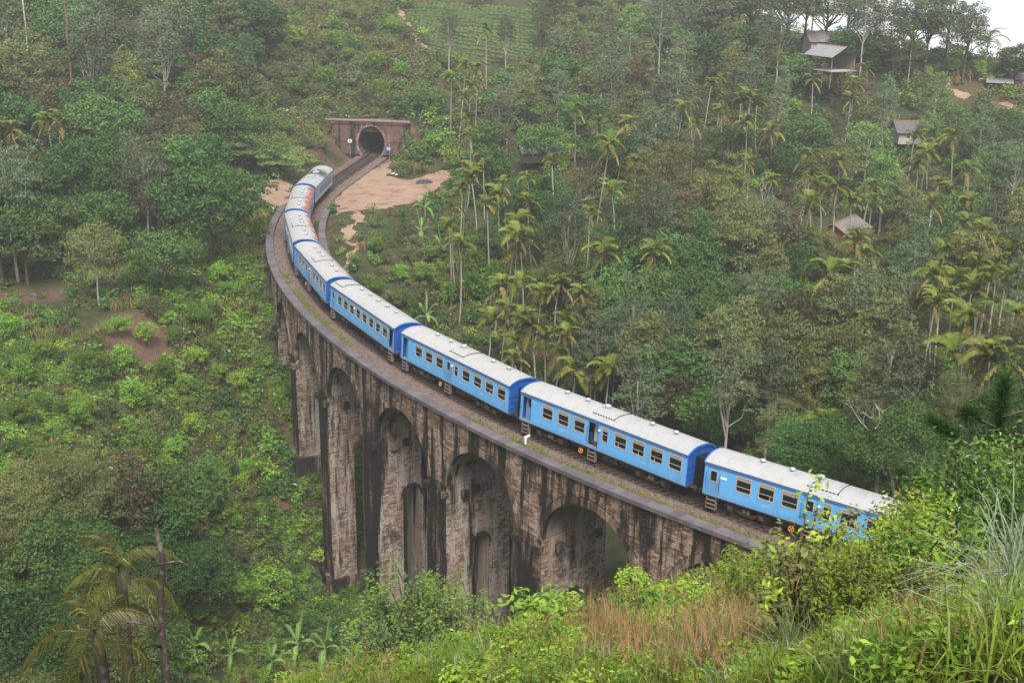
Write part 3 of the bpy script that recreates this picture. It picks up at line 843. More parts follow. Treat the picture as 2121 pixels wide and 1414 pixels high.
m_under = plain('underframe', (0.045, 0.036, 0.032), 0.75, 0.25, var=0.5, scale=5, dirt=(0.13, 0.085, 0.06))
m_black = plain('black_rubber', (0.012, 0.012, 0.014), 0.7, 0.2)
m_step = plain('step_iron', (0.16, 0.12, 0.10), 0.65, var=0.4, scale=6)
m_orange = plain('orange_paint', (0.62, 0.26, 0.03), 0.5, var=0.2)
m_inner = plain('coach_lining', (0.18, 0.17, 0.155), 0.7, var=0.2, coord='obj')
m_innerlight = plain('vestibule_panel', (0.46, 0.45, 0.43), 0.6, var=0.15, coord='obj')
m_seat = plain('seat_cloth', (0.03, 0.05, 0.10), 0.8, var=0.3)
m_glass, nt, b = mat('window_glass', 0.06, 0.5)
b.inputs['Base Color'].default_value = (0.02, 0.024, 0.024, 1)
tr = nt.nodes.new('ShaderNodeBsdfTransparent'); tr.inputs[0].default_value = (0.55, 0.6, 0.57, 1)
mx = nt.nodes.new('ShaderNodeMixShader'); mx.inputs[0].default_value = 0.45
nt.links.new(b.outputs[0], mx.inputs[1]); nt.links.new(tr.outputs[0], mx.inputs[2]); nt.links.new(mx.outputs[0], nt.nodes['Material Output'].inputs['Surface'])

def coach_frame(i):
    dL, dg = 2 * math.asin(CL / 2 / TR), 2 * math.asin(CGAP / 2 / TR)
    a1 = TA0 - i * (dL + dg); a2 = a1 - dL
    A = Vector((TCX + TR * math.cos(a1), TCY + TR * math.sin(a1), 0)); B = Vector((TCX + TR * math.cos(a2), TCY + TR * math.sin(a2), 0))
    t = (B - A).normalized(); n = Vector((t.y, -t.x, 0)); k = Vector((0, 0, 1))
    nc = n * math.cos(CANT) - k * math.sin(CANT); kc = k * math.cos(CANT) + n * math.sin(CANT)
    X = -t
    return Matrix(((X.x, nc.x, kc.x, B.x), (X.y, nc.y, kc.y, B.y), (X.z, nc.z, kc.z, B.z), (0, 0, 0, 1)))

# layouts: u from the far end of the coach; openings (kind, u0, u1, v0, v1)
WV = (1.93, 3.08)
def layout(kind):
    if kind == 1:
        o = [('door', 0.25, 1.22, 1.15, 3.13)] + [('win', 2.48 + 1.73 * k, 3.68 + 1.73 * k, *WV) for k in range(3)]
        o += [('door', 7.48, 8.47, 1.15, 3.13), ('slim', 8.88, 9.5, *WV)] + [('win', 10.12 + 1.742 * k, 11.34 + 1.742 * k, *WV) for k in range(4)]
    else:
        o = [('door', 0.32, 1.25, 1.15, 3.13)] + [('win', 2.2 + 1.713 * k, 3.38 + 1.713 * k, *WV) for k in range(8)] + [('door', 15.75, 16.72, 1.15, 3.13)]
    return o

def wall_mesh(ops, name, m_, L_=CL, zb=ZB, ze=ZE, th=0.07):
    """side wall at y=0 (outside faces -y), with openings cut through and reveals"""
    us = sorted({0.0, L_, *[o[1] for o in ops], *[o[2] for o in ops]}); vs = sorted({zb, ze, *[o[3] for o in ops], *[o[4] for o in ops]})
    mb = MB()
    for i in range(len(us) - 1):
        for j in range(len(vs) - 1):
            uc, vc = (us[i] + us[i + 1]) / 2, (vs[j] + vs[j + 1]) / 2
            if any(o[1] < uc < o[2] and o[3] < vc < o[4] for o in ops): continue
            mb.add([(us[i], 0, vs[j]), (us[i + 1], 0, vs[j]), (us[i + 1], 0, vs[j + 1]), (us[i], 0, vs[j + 1])], [[0, 1, 2, 3]])
            mb.add([(us[i], th, vs[j]), (us[i + 1], th, vs[j]), (us[i + 1], th, vs[j + 1]), (us[i], th, vs[j + 1])], [[3, 2, 1, 0]], 1)
    for _, a, b2, c, d in ops:
        q = [(a, c), (b2, c), (b2, d), (a, d)]
        for k in range(4):
            (x0, z0), (x1, z1) = q[k], q[(k + 1) % 4]
            mb.add([(x0, 0, z0), (x1, 0, z1), (x1, th, z1), (x0, th, z0)], [[3, 2, 1, 0]])
    return mb.build(name, [m_, m_inner])

def rr(w, h, r, n=4):
    """rounded rectangle outline centred on 0"""
    P = []
    for cx, cz, a0 in ((w / 2 - r, h / 2 - r, 0), (-w / 2 + r, h / 2 - r, 90), (-w / 2 + r, -h / 2 + r, 180), (w / 2 - r, -h / 2 + r, 270)):
        for k in range(n + 1):
            a = math.radians(a0 + 90 * k / n); P.append((cx + r * math.cos(a), cz + r * math.sin(a)))
    return np.array(P)
def frame_mesh(name, w, h, bw=0.065, r=0.11, d=0.05, m_=None):
    o, i = rr(w + 0.02, h + 0.02, 0.02), rr(w - 2 * bw, h - 2 * bw, r)
    n = len(o); mb = MB()
    V = np.concatenate([np.c_[o[:, 0], np.full(n, -0.018), o[:, 1]], np.c_[i[:, 0], np.full(n, -0.022), i[:, 1]], np.c_[i[:, 0], np.full(n, d), i[:, 1]], np.c_[o[:, 0], np.full(n, 0.02), o[:, 1]]])
    F = [[k, n + k, n + (k + 1) % n, (k + 1) % n] for k in range(n)] + [[n + k, 2 * n + k, 2 * n + (k + 1) % n, n + (k + 1) % n] for k in range(n)] + [[k, (k + 1) % n, 3 * n + (k + 1) % n, 3 * n + k] for k in range(n)]
    return mb.add(V, F).build(name, m_ or m_frame)
def plate(name, w, h, t, m_, y=0.0): return MB().box((0, y, 0), (w, t, h)).build(name, m_)
WW, WH = 1.2, 1.15
ME = {}
ME['frame'] = frame_mesh('window_frame', WW, WH)
ME['shutter'] = plate('shutter', WW - 0.12, 0.24, 0.03, m_shutter)
ME['rail'] = plate('glazing_bar', WW - 0.12, 0.04, 0.035, m_metal)
ME['paneu'] = plate('pane', WW - 0.12, 0.50, 0.008, m_glass)
ME['panel'] = plate('pane', WW - 0.12, 0.36, 0.008, m_glass)
hb = MB(); hb.tube([(0, 0, 0.16), (0.03, 0, 0.05), (0.0, 0, -0.18)], 0.018, 5)
ME['handle'] = hb.build('curtain', m_white)
ME['sframe'] = frame_mesh('window_frame', 0.62, WH, 0.05, 0.1)
ME['sshut'] = plate('shutter', 0.52, 0.24, 0.03, m_shutter); ME['srail'] = plate('glazing_bar', 0.52, 0.035, 0.035, m_metal); ME['spane'] = plate('pane', 0.52, 0.86, 0.008, m_glass)
def door_mesh(w, h):
    o = [('win', w * 0.22, w * 0.80, h * 0.50, h * 0.90)]
    return wall_mesh(o, 'door', m_blue, w, 0, h, 0.045)
ME['door'] = door_mesh(0.93, 1.96)
ME['dpane'] = plate('pane', 0.52, 0.78, 0.008, m_glass)
ME['dframe'] = frame_mesh('window_frame', 0.55, 0.80, 0.035, 0.06, 0.03)
dh = MB(); dh.tube([(0, -0.05, -0.5), (0, -0.07, 0), (0, -0.05, 0.75)], 0.018, 6); ME['grab'] = dh.build('grab_rail', m_dblue)
dk = MB(); dk.box((0, -0.03, 0), (0.14, 0.04, 0.03)); ME['dhandle'] = dk.build('handle', m_metal)
sp_ = MB()
for x in (-0.36, 0.36): sp_.box((x, 0, -0.47), (0.05, 0.3, 0.94))
for z in (-0.25, -0.55, -0.85): sp_.box((0, -0.02, z), (0.76, 0.3, 0.045))
ME['steps'] = sp_.build('steps', m_step)
vt = MB(); vt.lathe([(0.13, 0), (0.13, 0.09), (0.2, 0.1), (0.22, 0.17), (0.16, 0.24), (0.05, 0.27)], 12); ME['vent'] = vt.build('roof_vent', m_metal, True)
fb = MB(); fb.box((0, 0, 0.06), (0.55, 0.42, 0.12)); fb.lathe([(0.2, 0.12), (0.27, 0.15), (0.27, 0.27), (0.2, 0.33), (0.05, 0.34)], 12); ME['fan'] = fb.build('roof_ventilator', m_metal)
lm = MB(); lm.lathe([(0.05, 0), (0.09, 0.03), (0.09, 0.1), (0.03, 0.13)], 8, axis='y'); ME['lamp'] = lm.build('side_lamp', m_white)
# roof: an arched shell
def roof_profile(n=14):
    y = np.linspace(-CW - 0.05, CW + 0.05, n + 1); t = y / (CW + 0.05)
    return y, ZE + 0.50 * (1 - np.abs(t) ** 2.6)
ry, rz = roof_profile()
def roof_mesh(m_, L_=CL, rise=1.0):
    mb = MB(); us = np.linspace(-0.06, L_ + 0.06, 24)
    V = np.array([[u, ry[k], ZE + (rz[k] - ZE) * rise] for u in us for k in range(len(ry))]); n = len(ry)
    mb.add(V, [[i * n + k, (i + 1) * n + k, (i + 1) * n + k + 1, i * n + k + 1] for i in range(23) for k in range(n - 1)])
    return mb.build('roof', m_, True)
def end_mesh(name, m_, hole=True):
    """end wall filling the arched profile, with a gangway opening left dark"""
    mb = MB(); n = len(ry)
    V = [(0, ry[k] * 0.985, rz[k] - 0.01) for k in range(n)] + [(0, ry[k] * 0.97, ZB) for k in range(n)]
    mb.add(V, [[k, k + 1, n + k + 1, n + k] for k in range(n - 1)])
    return mb.build(name, m_)
ME['end'] = end_mesh('end_wall', m_dblue)
# blue arched rim on the roof end
rm = MB(); n = len(ry)
rm.add([(x, ry[k], rz[k] + 0.012) for x in (-0.09, 0.02) for k in range(n)] + [(x, ry[k], rz[k] - 0.13) for x in (-0.09,) for k in range(n)], [[k, k + 1, n + k + 1, n + k] for k in range(n - 1)] + [[2 * n + k, 2 * n + k + 1, k + 1, k] for k in range(n - 1)])
ME['rim'] = rm.build('roof_rim', m_stripe)
gw = MB()
for k in range(6):
    gw.box((0.04 + 0.095 * k, 0, 2.1), (0.055, 1.25, 2.15)); gw.box((0.085 + 0.095 * k, 0, 2.1), (0.05, 1.1, 2.0))
ME['gangway'] = gw.build('gangway_bellows', m_black)
rb = MB()
for y in (-1.0, 1.0): rb.tube([(-0.05, y, 1.1), (-0.09, y, 1.2), (-0.09, y, 2.9), (-0.05, y, 3.0)], 0.025, 5)
for z in (1.5, 2.0, 2.5): rb.box((-0.02, 0, z), (0.04, CW * 1.9, 0.05))
ME['ribs'] = rb.build('end_ribs', m_dblue)
ME['buffer'] = MB().lathe([(0.09, 0), (0.09, 0.4), (0.22, 0.42), (0.22, 0.5)], 10, axis='x').build('buffer', m_under)
ME['coupling'] = MB().box((0.25, 0, 0.85), (0.55, 0.22, 0.25)).build('coupling', m_under)
def buffers(root, x, rz_):
    sx = -1 if rz_ == 0 else 1
    for y in (-0.9, 0.9): obj('buffer', ME['buffer'], root, (x, y, 0.92), (0, 0, rz_ + math.pi))
    obj('coupling', ME['coupling'], root, (x, 0, 0), (0, 0, rz_ + math.pi))
# bogie
wh = MB(); wh.lathe([(0.10, -0.06), (0.42, -0.06), (0.46, -0.05), (0.46, 0.03), (0.49, 0.05), (0.49, 0.07), (0.10, 0.08)], 20, axis='y'); ME['wheel'] = wh.build('wheel', m_under, False)
bg_ = MB()
for y in (-1.12, 1.12):
    pr = [(-1.75, 0.62), (-1.2, 0.72), (-0.75, 0.6), (-0.45, 0.38), (0.45, 0.38), (0.75, 0.6), (1.2, 0.72), (1.75, 0.62), (1.75, 0.50), (1.2, 0.52), (0.85, 0.42), (0.5, 0.18), (-0.5, 0.18), (-0.85, 0.42), (-1.2, 0.52), (-1.75, 0.50)]
    nP = len(pr)
    V = [(a, y + d, z) for d in (-0.09, 0.09) for a, z in pr]
    bg_.add(V, [[k, (k + 1) % nP, nP + (k + 1) % nP, nP + k] for k in range(nP)])
    half = nP // 2
    for d0 in (0, nP):
        bg_.add([V[d0 + k] for k in range(nP)], [[k, k + 1, nP - 2 - k, nP - 1 - k] for k in range(half - 1)])
bg_.box((0, 0, 0.45), (0.5, 2.3, 0.3))
ME['bogie'] = bg_.build('bogie_frame', m_under)
ax = MB()
ax.box((0, 0, 0), (0.38, 0.26, 0.4)); ax.lathe([(0.10, -0.18), (0.13, -0.17), (0.13, 0.1)], 10, axis='y')
ME['axlebox'] = ax.build('axle_box', m_under)
sg = MB()
th_ = np.linspace(0, 5 * 2 * np.pi, 60); sg.tube(np.c_[0.11 * np.cos(th_), 0.11 * np.sin(th_), np.linspace(-0.16, 0.16, 60)], 0.025, 5)
ME['spring'] = sg.build('spring', m_step)
ME['bbox'] = MB().box((0, 0, 0), (1.5, 0.7, 0.5)).box((0, -0.36, 0), (1.3, 0.03, 0.36)).build('equipment_box', m_under)
ta = MB(); ta.lathe([(0.05, -0.75), (0.24, -0.68), (0.26, 0), (0.24, 0.68), (0.05, 0.75)], 12, axis='x'); ME['tank'] = ta.build('air_tank', m_under, True)
dc = MB()
th_ = np.linspace(0, 2 * np.pi, 25); dc.tube(np.c_[0.2 * np.cos(th_), 0 * th_, 0.2 * np.sin(th_)], 0.028, 6)
for k in range(4):
    a = k * np.pi / 2 + np.linspace(0, 1.1, 8); q = np.linspace(0.02, 0.19, 8); dc.tube(np.c_[q * np.cos(a), 0 * a, q * np.sin(a)], 0.024, 5)
ME['disc'] = dc.build('brake_wheel', m_orange)
st = MB()
st.box((0, 0, 0.22), (0.95, 0.5, 0.14)); st.box((-0.42, 0, 0.55), (0.12, 0.5, 0.75))
ME['seat'] = st.build('seat', m_seat)
ME['sole'] = MB().box((CL / 2, 0, 0.93), (CL - 0.1, 2.7, 0.14)).build('underframe', m_under)
ME['floor'] = MB().box((CL / 2, 0, 1.08), (CL - 0.1, 2.9, 0.08)).build('floor', m_inner)
ME['ceil'] = MB().box((CL / 2, 0, 3.36), (CL - 0.1, 2.9, 0.04)).build('ceiling', m_inner)
ME['board'] = plate('name_board', 0.52, 0.16, 0.015, m_white)

def text_mesh(txt, size, m_):
    cu = bpy.data.curves.new('number', 'FONT'); cu.body = txt; cu.size = size; cu.extrude = 0.004
    o = bpy.data.objects.new('tmp', cu); COL.objects.link(o)
    me = bpy.data.meshes.new_from_object(o.evaluated_get(bpy.context.evaluated_depsgraph_get()))
    bpy.data.objects.remove(o); bpy.data.curves.remove(cu)
    me.materials.clear(); me.materials.append(m_); return me
m_num = plain('number_paint', (0.42, 0.62, 0.83), 0.5)
ME['num'] = text_mesh('16402', 0.17, m_num)
ME['two'] = text_mesh('2', 0.26, m_num)
WALLS = {}
def place_ops(root, ops, side, rnd, dooropen):
    """windows and doors along one side; side -1 towards the viewer, +1 away"""
    yy = CW * side
    ry_ = 0 if side < 0 else math.pi
    nd = 0
    for kind, a, b2, c, d in ops:
        u = (a + b2) / 2
        if kind in ('win', 'slim'):
            pre = '' if kind == 'win' else 's'
            w = obj('window', ME['frame' if kind == 'win' else 'sframe'], root, (u, yy, (c + d) / 2), (0, 0, ry_))
            def sub(nm, key, x, y, z): return obj(nm, ME[key], w, (x, y, z))
            if kind == 'win':
                sub('shutter', 'shutter', 0, 0.02, 0.40); sub('glazing_bar', 'rail', 0, 0.03, -0.17); sub('pane', 'paneu', 0, 0.045, 0.06 + (0.0 if rnd.random() < .5 else -0.02))
                if rnd.random() < 0.55: sub('pane', 'panel', 0, 0.045, -0.36)
                if rnd.random() < 0.6: sub('curtain', 'handle', rnd.uniform(-0.4, 0.4), 0.07, -0.33)
            else:
                sub('shutter', 'sshut', 0, 0.02, 0.40); sub('glazing_bar', 'srail', 0, 0.03, 0.02); sub('pane', 'spane', 0, 0.045, -0.1)
        else:
            op = dooropen.get(nd, 0) if side < 0 else 0
            nd += 1
            if op < 2:
                dd_ = obj('door', ME['door'], root, (a + 0.02 if side < 0 else b2 - 0.02, yy - side * (0.03 if op == 0 else 0.42), c + 0.01), (0, 0, ry_))
                obj('pane', ME['dpane'], dd_, (0.475, 0.02, 1.37)); obj('window_frame', ME['dframe'], dd_, (0.475, 0, 1.37)); obj('handle', ME['dhandle'], dd_, (0.84, 0, 0.92))
            else:
                obj('vestibule_panel', ME['vest'], root, (u + 0.1, yy - side * 0.75, 2.15), (0, 0, 0.35))
            for x in (a - 0.06, b2 + 0.06): obj('grab_rail', ME['grab'], root, (x, yy, 2.0), (0, 0, ry_))
            obj('steps', ME['steps'], root, (u, yy - side * 0.12, 0.98), (0, 0, ry_))
ME['vest'] = plate('vestibule_panel', 0.95, 1.95, 0.04, m_innerlight)
ME['roofs'] = [roof_mesh(m) for m in m_roof]
def roof_panel(u0, u1, m_):
    """a removable hatch plate lying on the roof, its dark seam showing along two edges"""
    mb = MB(); ks = [k for k in range(len(ry)) if -1.2 < ry[k] < 0.95]
    us = np.linspace(u0, u1, 5); n = len(ks)
    mb.add([(u, ry[k], rz[k] + 0.035) for u in us for k in ks], [[i * n + j, (i + 1) * n + j, (i + 1) * n + j + 1, i * n + j + 1] for i in range(4) for j in range(n - 1)])
    return mb.build('roof_hatch', m_, True)
def seam(u, k0=-1.2, k1=0.95):
    mb = MB(); ks = [k for k in range(len(ry)) if k0 < ry[k] < k1]
    mb.tube([(u, ry[k], rz[k] + 0.03) for k in ks], 0.03, 4); return mb.build('hatch_seam', m_black)
def seam_long(u0, u1):
    mb = MB(); k = min(k for k in range(len(ry)) if ry[k] > -1.2)
    for q in np.linspace(u0, u1, 9): mb.box((q, ry[k], rz[k] + 0.03), (0.14, 0.06, 0.06))
    return mb.build('hatch_hinges', m_black)

def make_coach(i, kind, roof, label, dooropen, disc, board):
    rnd = random.Random(100 + i)
    root = tag(obj('railway_coach', None), label, 'railway coach', 'blue passenger coaches of the train')
    root.matrix_world = coach_frame(i)
    ops = layout(kind)
    if kind not in WALLS: WALLS[kind] = wall_mesh(ops, 'side_wall', m_blue)
    ops_r = [(k_, CL - b2, CL - a, c, d) for k_, a, b2, c, d in ops][::-1]
    obj('side_wall', WALLS[kind], root, (0, -CW, 0))
    obj('side_wall', WALLS[kind], root, (CL, CW, 0), (0, 0, math.pi))
    for side, yy in ((-1, -CW), (1, CW)):
        obj('cantrail', ME['cant'], root, (CL / 2, yy + side * 0.012, 3.325))
        obj('sill_rail', ME['sill'], root, (CL / 2, yy + side * 0.006, 1.035))
    obj('roof', ME['roofs'][roof], root)
    place_ops(root, ops, -1, rnd, dooropen)
    place_ops(root, [(k_, a, b2, c, d) for k_, a, b2, c, d in ops_r], 1, rnd, {})
    for x, rz_ in ((0, 0), (CL, math.pi)):
        obj('end_wall', ME['end'], root, (x + (0.02 if x == 0 else -0.02), 0, 0), (0, 0, rz_))
        obj('end_ribs', ME['ribs'], root, (x, 0, 0), (0, 0, rz_))
        obj('roof_rim', ME['rim'], root, (x, 0, 0), (0, 0, rz_))
        obj('gangway_bellows', ME['gangway'], root, (x, 0, 0), (0, 0, rz_ + math.pi))
        buffers(root, x, rz_)
    obj('underframe', ME['sole'], root); obj('floor', ME['floor'], root); obj('ceiling', ME['ceil'], root)
    vents = [3.52, 5.74, 12.27, 14.52] if kind == 1 else [4.65 + 2.22 * k for k in range(5)]
    for u in vents: obj('roof_vent', ME['vent'], root, (u, 0.12, ZE + 0.49))
    if kind == 1:
        obj('roof_ventilator', ME['fan'], root, (7.82, 0.1, ZE + 0.49))
        u0, u1 = (7.5, 9.6)
    else: u0, u1 = (0.3, 2.4)
    hp = obj('roof_hatch', HATCH[kind][roof], root); obj('hatch_seam', HSEAM[kind], hp); obj('hatch_hinges', HLONG[kind], hp)
    for u in (3.35, 13.7):
        bo = obj('bogie', ME['bogie'], root, (u, 0, 0))
        for x in (-1.2, 1.2):
            for y in (-0.87, 0.87): obj('wheel', ME['wheel'], bo, (x, y, 0.47), (0, 0, 0 if y > 0 else math.pi))
            for y in (-1.27, 1.27): obj('axle_box', ME['axlebox'], bo, (x, y, 0.5), (0, 0, 0 if y < 0 else math.pi))
        for y in (-1.25, 1.25):
            for x in (-0.16, 0.16): obj('spring', ME['spring'], bo, (x, y, 0.56))
    for u, k_ in ((9.6, 'bbox'), (11.0, 'tank'), (6.2, 'tank')):
        for y in (-0.85, 0.85): obj('equipment_box' if k_ == 'bbox' else 'air_tank', ME[k_], root, (u, y, 0.62), (0, 0, 0 if y < 0 else math.pi))
    if disc: obj('brake_wheel', ME['disc'], root, (6.9, -CW - 0.03, 0.56))
    if board: obj('name_board', ME['board'], root, (1.52, -CW - 0.012, 2.58))
    for u in (4.6, 12.9): obj('number', ME['num'], root, (u, -CW - 0.002, 1.5), (math.pi / 2, 0, 0))
    obj('class_numeral', ME['two'], root, (1.45, -CW - 0.002, 2.78), (math.pi / 2, 0, 0))
    obj('side_lamp', ME['lamp'], root, (8.62 if kind == 1 else 7.0, -CW, 2.72), (math.pi, 0, 0))
    for k in range(8):
        for y in (-0.85, 0.85): obj('seat', ME['seat'], root, (2.6 + 1.72 * k, y, 1.15), (0, 0, 0 if k % 2 else math.pi))
    return root
ME['cant'] = MB().box((0, 0, 0), (CL + 0.06, 0.05, 0.235)).build('cantrail', m_stripe)
ME['sill'] = MB().box((0, 0, 0), (CL, 0.03, 0.07)).build('sill_rail', m_under)
HATCH = {k: [roof_panel(*((7.5, 9.6) if k == 1 else (0.3, 2.4)), m) for m in m_roof] for k in (1, 2)}
HSEAM = {1: seam(9.6), 2: seam(2.4)}; HLONG = {1: seam_long(7.5, 9.6), 2: seam_long(0.3, 2.4)}
make_coach(0, 1, 0, 'blue coach half hidden by foreground bush, white board beside its end door', {0: 0}, True, True)
make_coach(1, 1, 0, 'blue coach with its middle door standing open above a large arch', {0: 1, 1: 2}, True, False)
make_coach(2, 1, 0, 'blue coach with closed middle door, next beyond the coach with open middle door', {0: 1, 1: 0}, True, False)
make_coach(3, 2, 0, 'blue coach with eight even windows in one row', {1: 2}, False, False)
make_coach(4, 1, 1, 'blue coach next beyond the eight-window coach, grey roof', {0: 0}, True, False)
make_coach(5, 1, 1, 'blue coach at the sharp bend, roof edge flaking red', {}, False, False)
make_coach(6, 1, 2, 'blue coach with red primer patches along its roof, behind the locomotive', {}, False, False)

# locomotive
m_loco = paint('loco_pale_blue', (0.21, 0.34, 0.52), 0.4)
m_locowhite = paint('loco_white', (0.55, 0.60, 0.66), 0.4)
m_grille = plain('loco_grille', (0.16, 0.19, 0.23), 0.5, var=0.3, scale=3)
m_soot, nt, b = mat('loco_roof', 0.55, 0.4)
cc = mixc(nt, noise(nt, 0.8, 6, 0.7, coord='obj'), (0.22, 0.23, 0.24), (0.38, 0.39, 0.40))
tc = nt.nodes.new('ShaderNodeTexCoord'); sx_ = nt.nodes.new('ShaderNodeVectorMath'); sx_.operation = 'DISTANCE'; sx_.inputs[1].default_value = (6.3, 0, 3.9); nt.links.new(tc.outputs['Object'], sx_.inputs[0])
ad = nt.nodes.new('ShaderNodeMath'); ad.operation = 'MULTIPLY_ADD'; ad.inputs[1].default_value = -3.0; nt.links.new(noise(nt, 0.9, 6, 0.7, coord='obj'), ad.inputs[0]); nt.links.new(sx_.outputs['Value'], ad.inputs[2])
nt.links.new(mixc(nt, ramp(nt, ad.outputs[0], 1.8, -0.4), cc, (0.035, 0.035, 0.038)), b.inputs['Base Color'])
LL = 15.6
loco = tag(obj('locomotive', None), 'pale grey-blue diesel locomotive with sooty roof leading the train to the tunnel', 'locomotive')
fm = coach_frame(7); loco.matrix_world = fm @ Matrix.Translation((CL - LL - 0.2, 0, 0))
wops = [('win', 1.6 + 1.75 * k, 2.15 + 1.75 * k, 2.78, 3.1) for k in range(6)] + [('door', 13.6, 14.4, 1.1, 3.0)]
wl_ = wall_mesh(wops, 'side_wall', m_loco, LL)
wops_m = [(k_, LL - b2, LL - a, c, d) for k_, a, b2, c, d in wops]
wl_m = wall_mesh(wops_m, 'side_wall', m_loco, LL)
obj('side_wall', wl_, loco, (0, -CW, 0)); obj('side_wall', wl_m, loco, (LL, CW, 0), (0, 0, math.pi))
me_pw = frame_mesh('window_frame', 0.55, 0.32, 0.04, 0.05); me_pp = plate('pane', 0.48, 0.26, 0.01, m_glass)
me_gr = MB()
for k in range(10): me_gr.box((0, 0, 1.72 + 0.1 * k), (10.5, 0.03, 0.07), Matrix.Rotation(0.4, 3, 'X'))
me_gr.box((0, 0.01, 2.17), (10.6, 0.02, 1.1)); me_gr = me_gr.build('grille', m_grille)
me_wb = MB().box((0, 0, 0), (LL - 0.2, 0.02, 0.5)).build('white_band', m_locowhite)
me_ls = MB().box((0, 0, 0), (LL, 0.04, 0.22)).build('cantrail', m_stripe)
me_ld = plate('door', 0.78, 1.88, 0.04, m_dblue)
for side, ry_ in ((-1, 0), (1, math.pi)):
    yy = side * CW
    obj('cantrail', me_ls, loco, (LL / 2, yy + side * 0.012, 3.33)); obj('grille', me_gr, loco, (6.6, yy + side * 0.02, 0), (0, 0, ry_)); obj('white_band', me_wb, loco, (LL / 2, yy + side * 0.011, 1.32))
    for k in range(6):
        w = obj('window', me_pw, loco, (1.875 + 1.75 * k, yy, 2.94), (0, 0, ry_)); obj('pane', me_pp, w, (0, 0.04, 0))
    obj('door', me_ld, loco, (14.0, yy - side * 0.1, 2.05), (0, 0, ry_))
obj('roof', roof_mesh(m_soot, LL), loco)
lf_ = MB().box((0, 0, 0), (1.4, 0.9, 0.22)).box((0, 0, 0.14), (1.2, 0.7, 0.1)).build('exhaust_housing', m_soot)
for u in (6.3, 10.0): obj('exhaust_housing', lf_, loco, (u, 0, ZE + 0.55))
ex = MB().lathe([(0.3, 0), (0.3, 0.2), (0.24, 0.2)], 12).build('exhaust_stack', m_black); obj('exhaust_stack', ex, loco, (4.8, 0.1, ZE + 0.45))
pl_ = roof_panel(8.0, 11.0, m_roof[0]); obj('roof_hatch', pl_, loco)
for x, rz_ in ((0, 0), (LL, math.pi)):
    obj('end_wall', ME['end'], loco, (x + (0.02 if x == 0 else -0.02), 0, 0), (0, 0, rz_)); obj('roof_rim', ME['rim'], loco, (x, 0, 0), (0, 0, rz_)); buffers(loco, x, rz_)
obj('underframe', MB().box((LL / 2, 0, 0.9), (LL - 0.1, 2.8, 0.2)).build('underframe', m_under), loco)
obj('fuel_tank', MB().box((LL / 2, 0, 0.55), (3.4, 2.5, 0.7)).build('fuel_tank', m_under), loco)
for u in (3.2, 12.4):
    bo = obj('bogie', ME['bogie'], loco, (u, 0, 0))
    for x in (-1.2, 1.2):
        for y in (-0.87, 0.87): obj('wheel', ME['wheel'], bo, (x, y, 0.47), (0, 0, 0 if y > 0 else math.pi))
        for y in (-1.27, 1.27): obj('axle_box', ME['axlebox'], bo, (x, y, 0.5), (0, 0, 0 if y < 0 else math.pi))

# ------------------------------------------------------------------ plants: prototypes
def leaf_cards(mb, C, Nn, L, W, r, m=0, fold=0.0):
    """one pointed leaf (rhombus) at each centre, lying across its normal"""
    n = len(C)
    t = r.normal(size=(n, 3)); Nn = Nn / (np.linalg.norm(Nn, axis=1)[:, None] + 1e-9)
    t -= (t * Nn).sum(1)[:, None] * Nn; t /= np.linalg.norm(t, axis=1)[:, None] + 1e-9
    b_ = np.cross(Nn, t)
    L = np.broadcast_to(L, (n,))[:, None] * r.uniform(0.7, 1.3, (n, 1)); W = np.broadcast_to(W, (n,))[:, None] * r.uniform(0.75, 1.25, (n, 1))
    V = np.stack([C - t * L * 0.5, C + b_ * W * 0.5 - t * L * 0.05, C + t * L * 0.5 - Nn * L * 0.12, C - b_ * W * 0.5 - t * L * 0.05], 1)
    mb.add(V.reshape(-1, 3), np.arange(4 * n).reshape(n, 4), m)

M_LEAF = {
 'dense': leafmat('leaf_dark_green', (0.0315, 0.0811, 0.0198), (0.0786, 0.1638, 0.0370), 0.14),
 'olive': leafmat('leaf_olive', (0.0784, 0.0991, 0.0299), (0.1509, 0.1653, 0.0575), 0.14),
 'silver': leafmat('leaf_grey_green', (0.0660, 0.1080, 0.0504), (0.1320, 0.1800, 0.0882), 0.14),
 'bright': leafmat('leaf_bright_green', (0.085, 0.17, 0.042), (0.17, 0.27, 0.075), 0.3),
 'flush': leafmat('leaf_yellow_flush', (0.20, 0.27, 0.03), (0.42, 0.46, 0.07), 0.3, objvar=0.1),
 'brown': leafmat('leaf_brownish', (0.07, 0.052, 0.026), (0.12, 0.10, 0.05), 0.14),
 'shrub': leafmat('leaf_shrub', (0.0870, 0.1897, 0.0242), (0.1897, 0.3300, 0.0462), 0.28),
 'lime': leafmat('leaf_lime', (0.1430, 0.2536, 0.0270), (0.2640, 0.3749, 0.0495), 0.3),
 'tea': leafmat('leaf_tea', (0.1080, 0.2250, 0.0588), (0.1980, 0.3420, 0.0924), 0.2, objvar=0.15),
 'hill': leafmat('leaf_hill_scrub', (0.0770, 0.1045, 0.0396), (0.1485, 0.1650, 0.0660), 0.14),
 'glossy': leafmat('leaf_glossy', (0.0450, 0.1100, 0.0160), (0.1100, 0.1980, 0.0320), 0.25, 0.3, spec=0.5),
}
m_bark = plain('bark_brown', (0.085, 0.062, 0.045), 0.85, 0.15, var=0.5, scale=5, sc=(1, 1, 0.3))
m_barkp = plain('bark_pale', (0.36, 0.33, 0.28), 0.8, 0.2, var=0.35, scale=3, sc=(1, 1, 0.4), dirt=(0.12, 0.10, 0.08))
m_barkr = plain('bark_reddish', (0.20, 0.085, 0.055), 0.8, 0.2, var=0.4, scale=3, sc=(1, 1, 0.3))
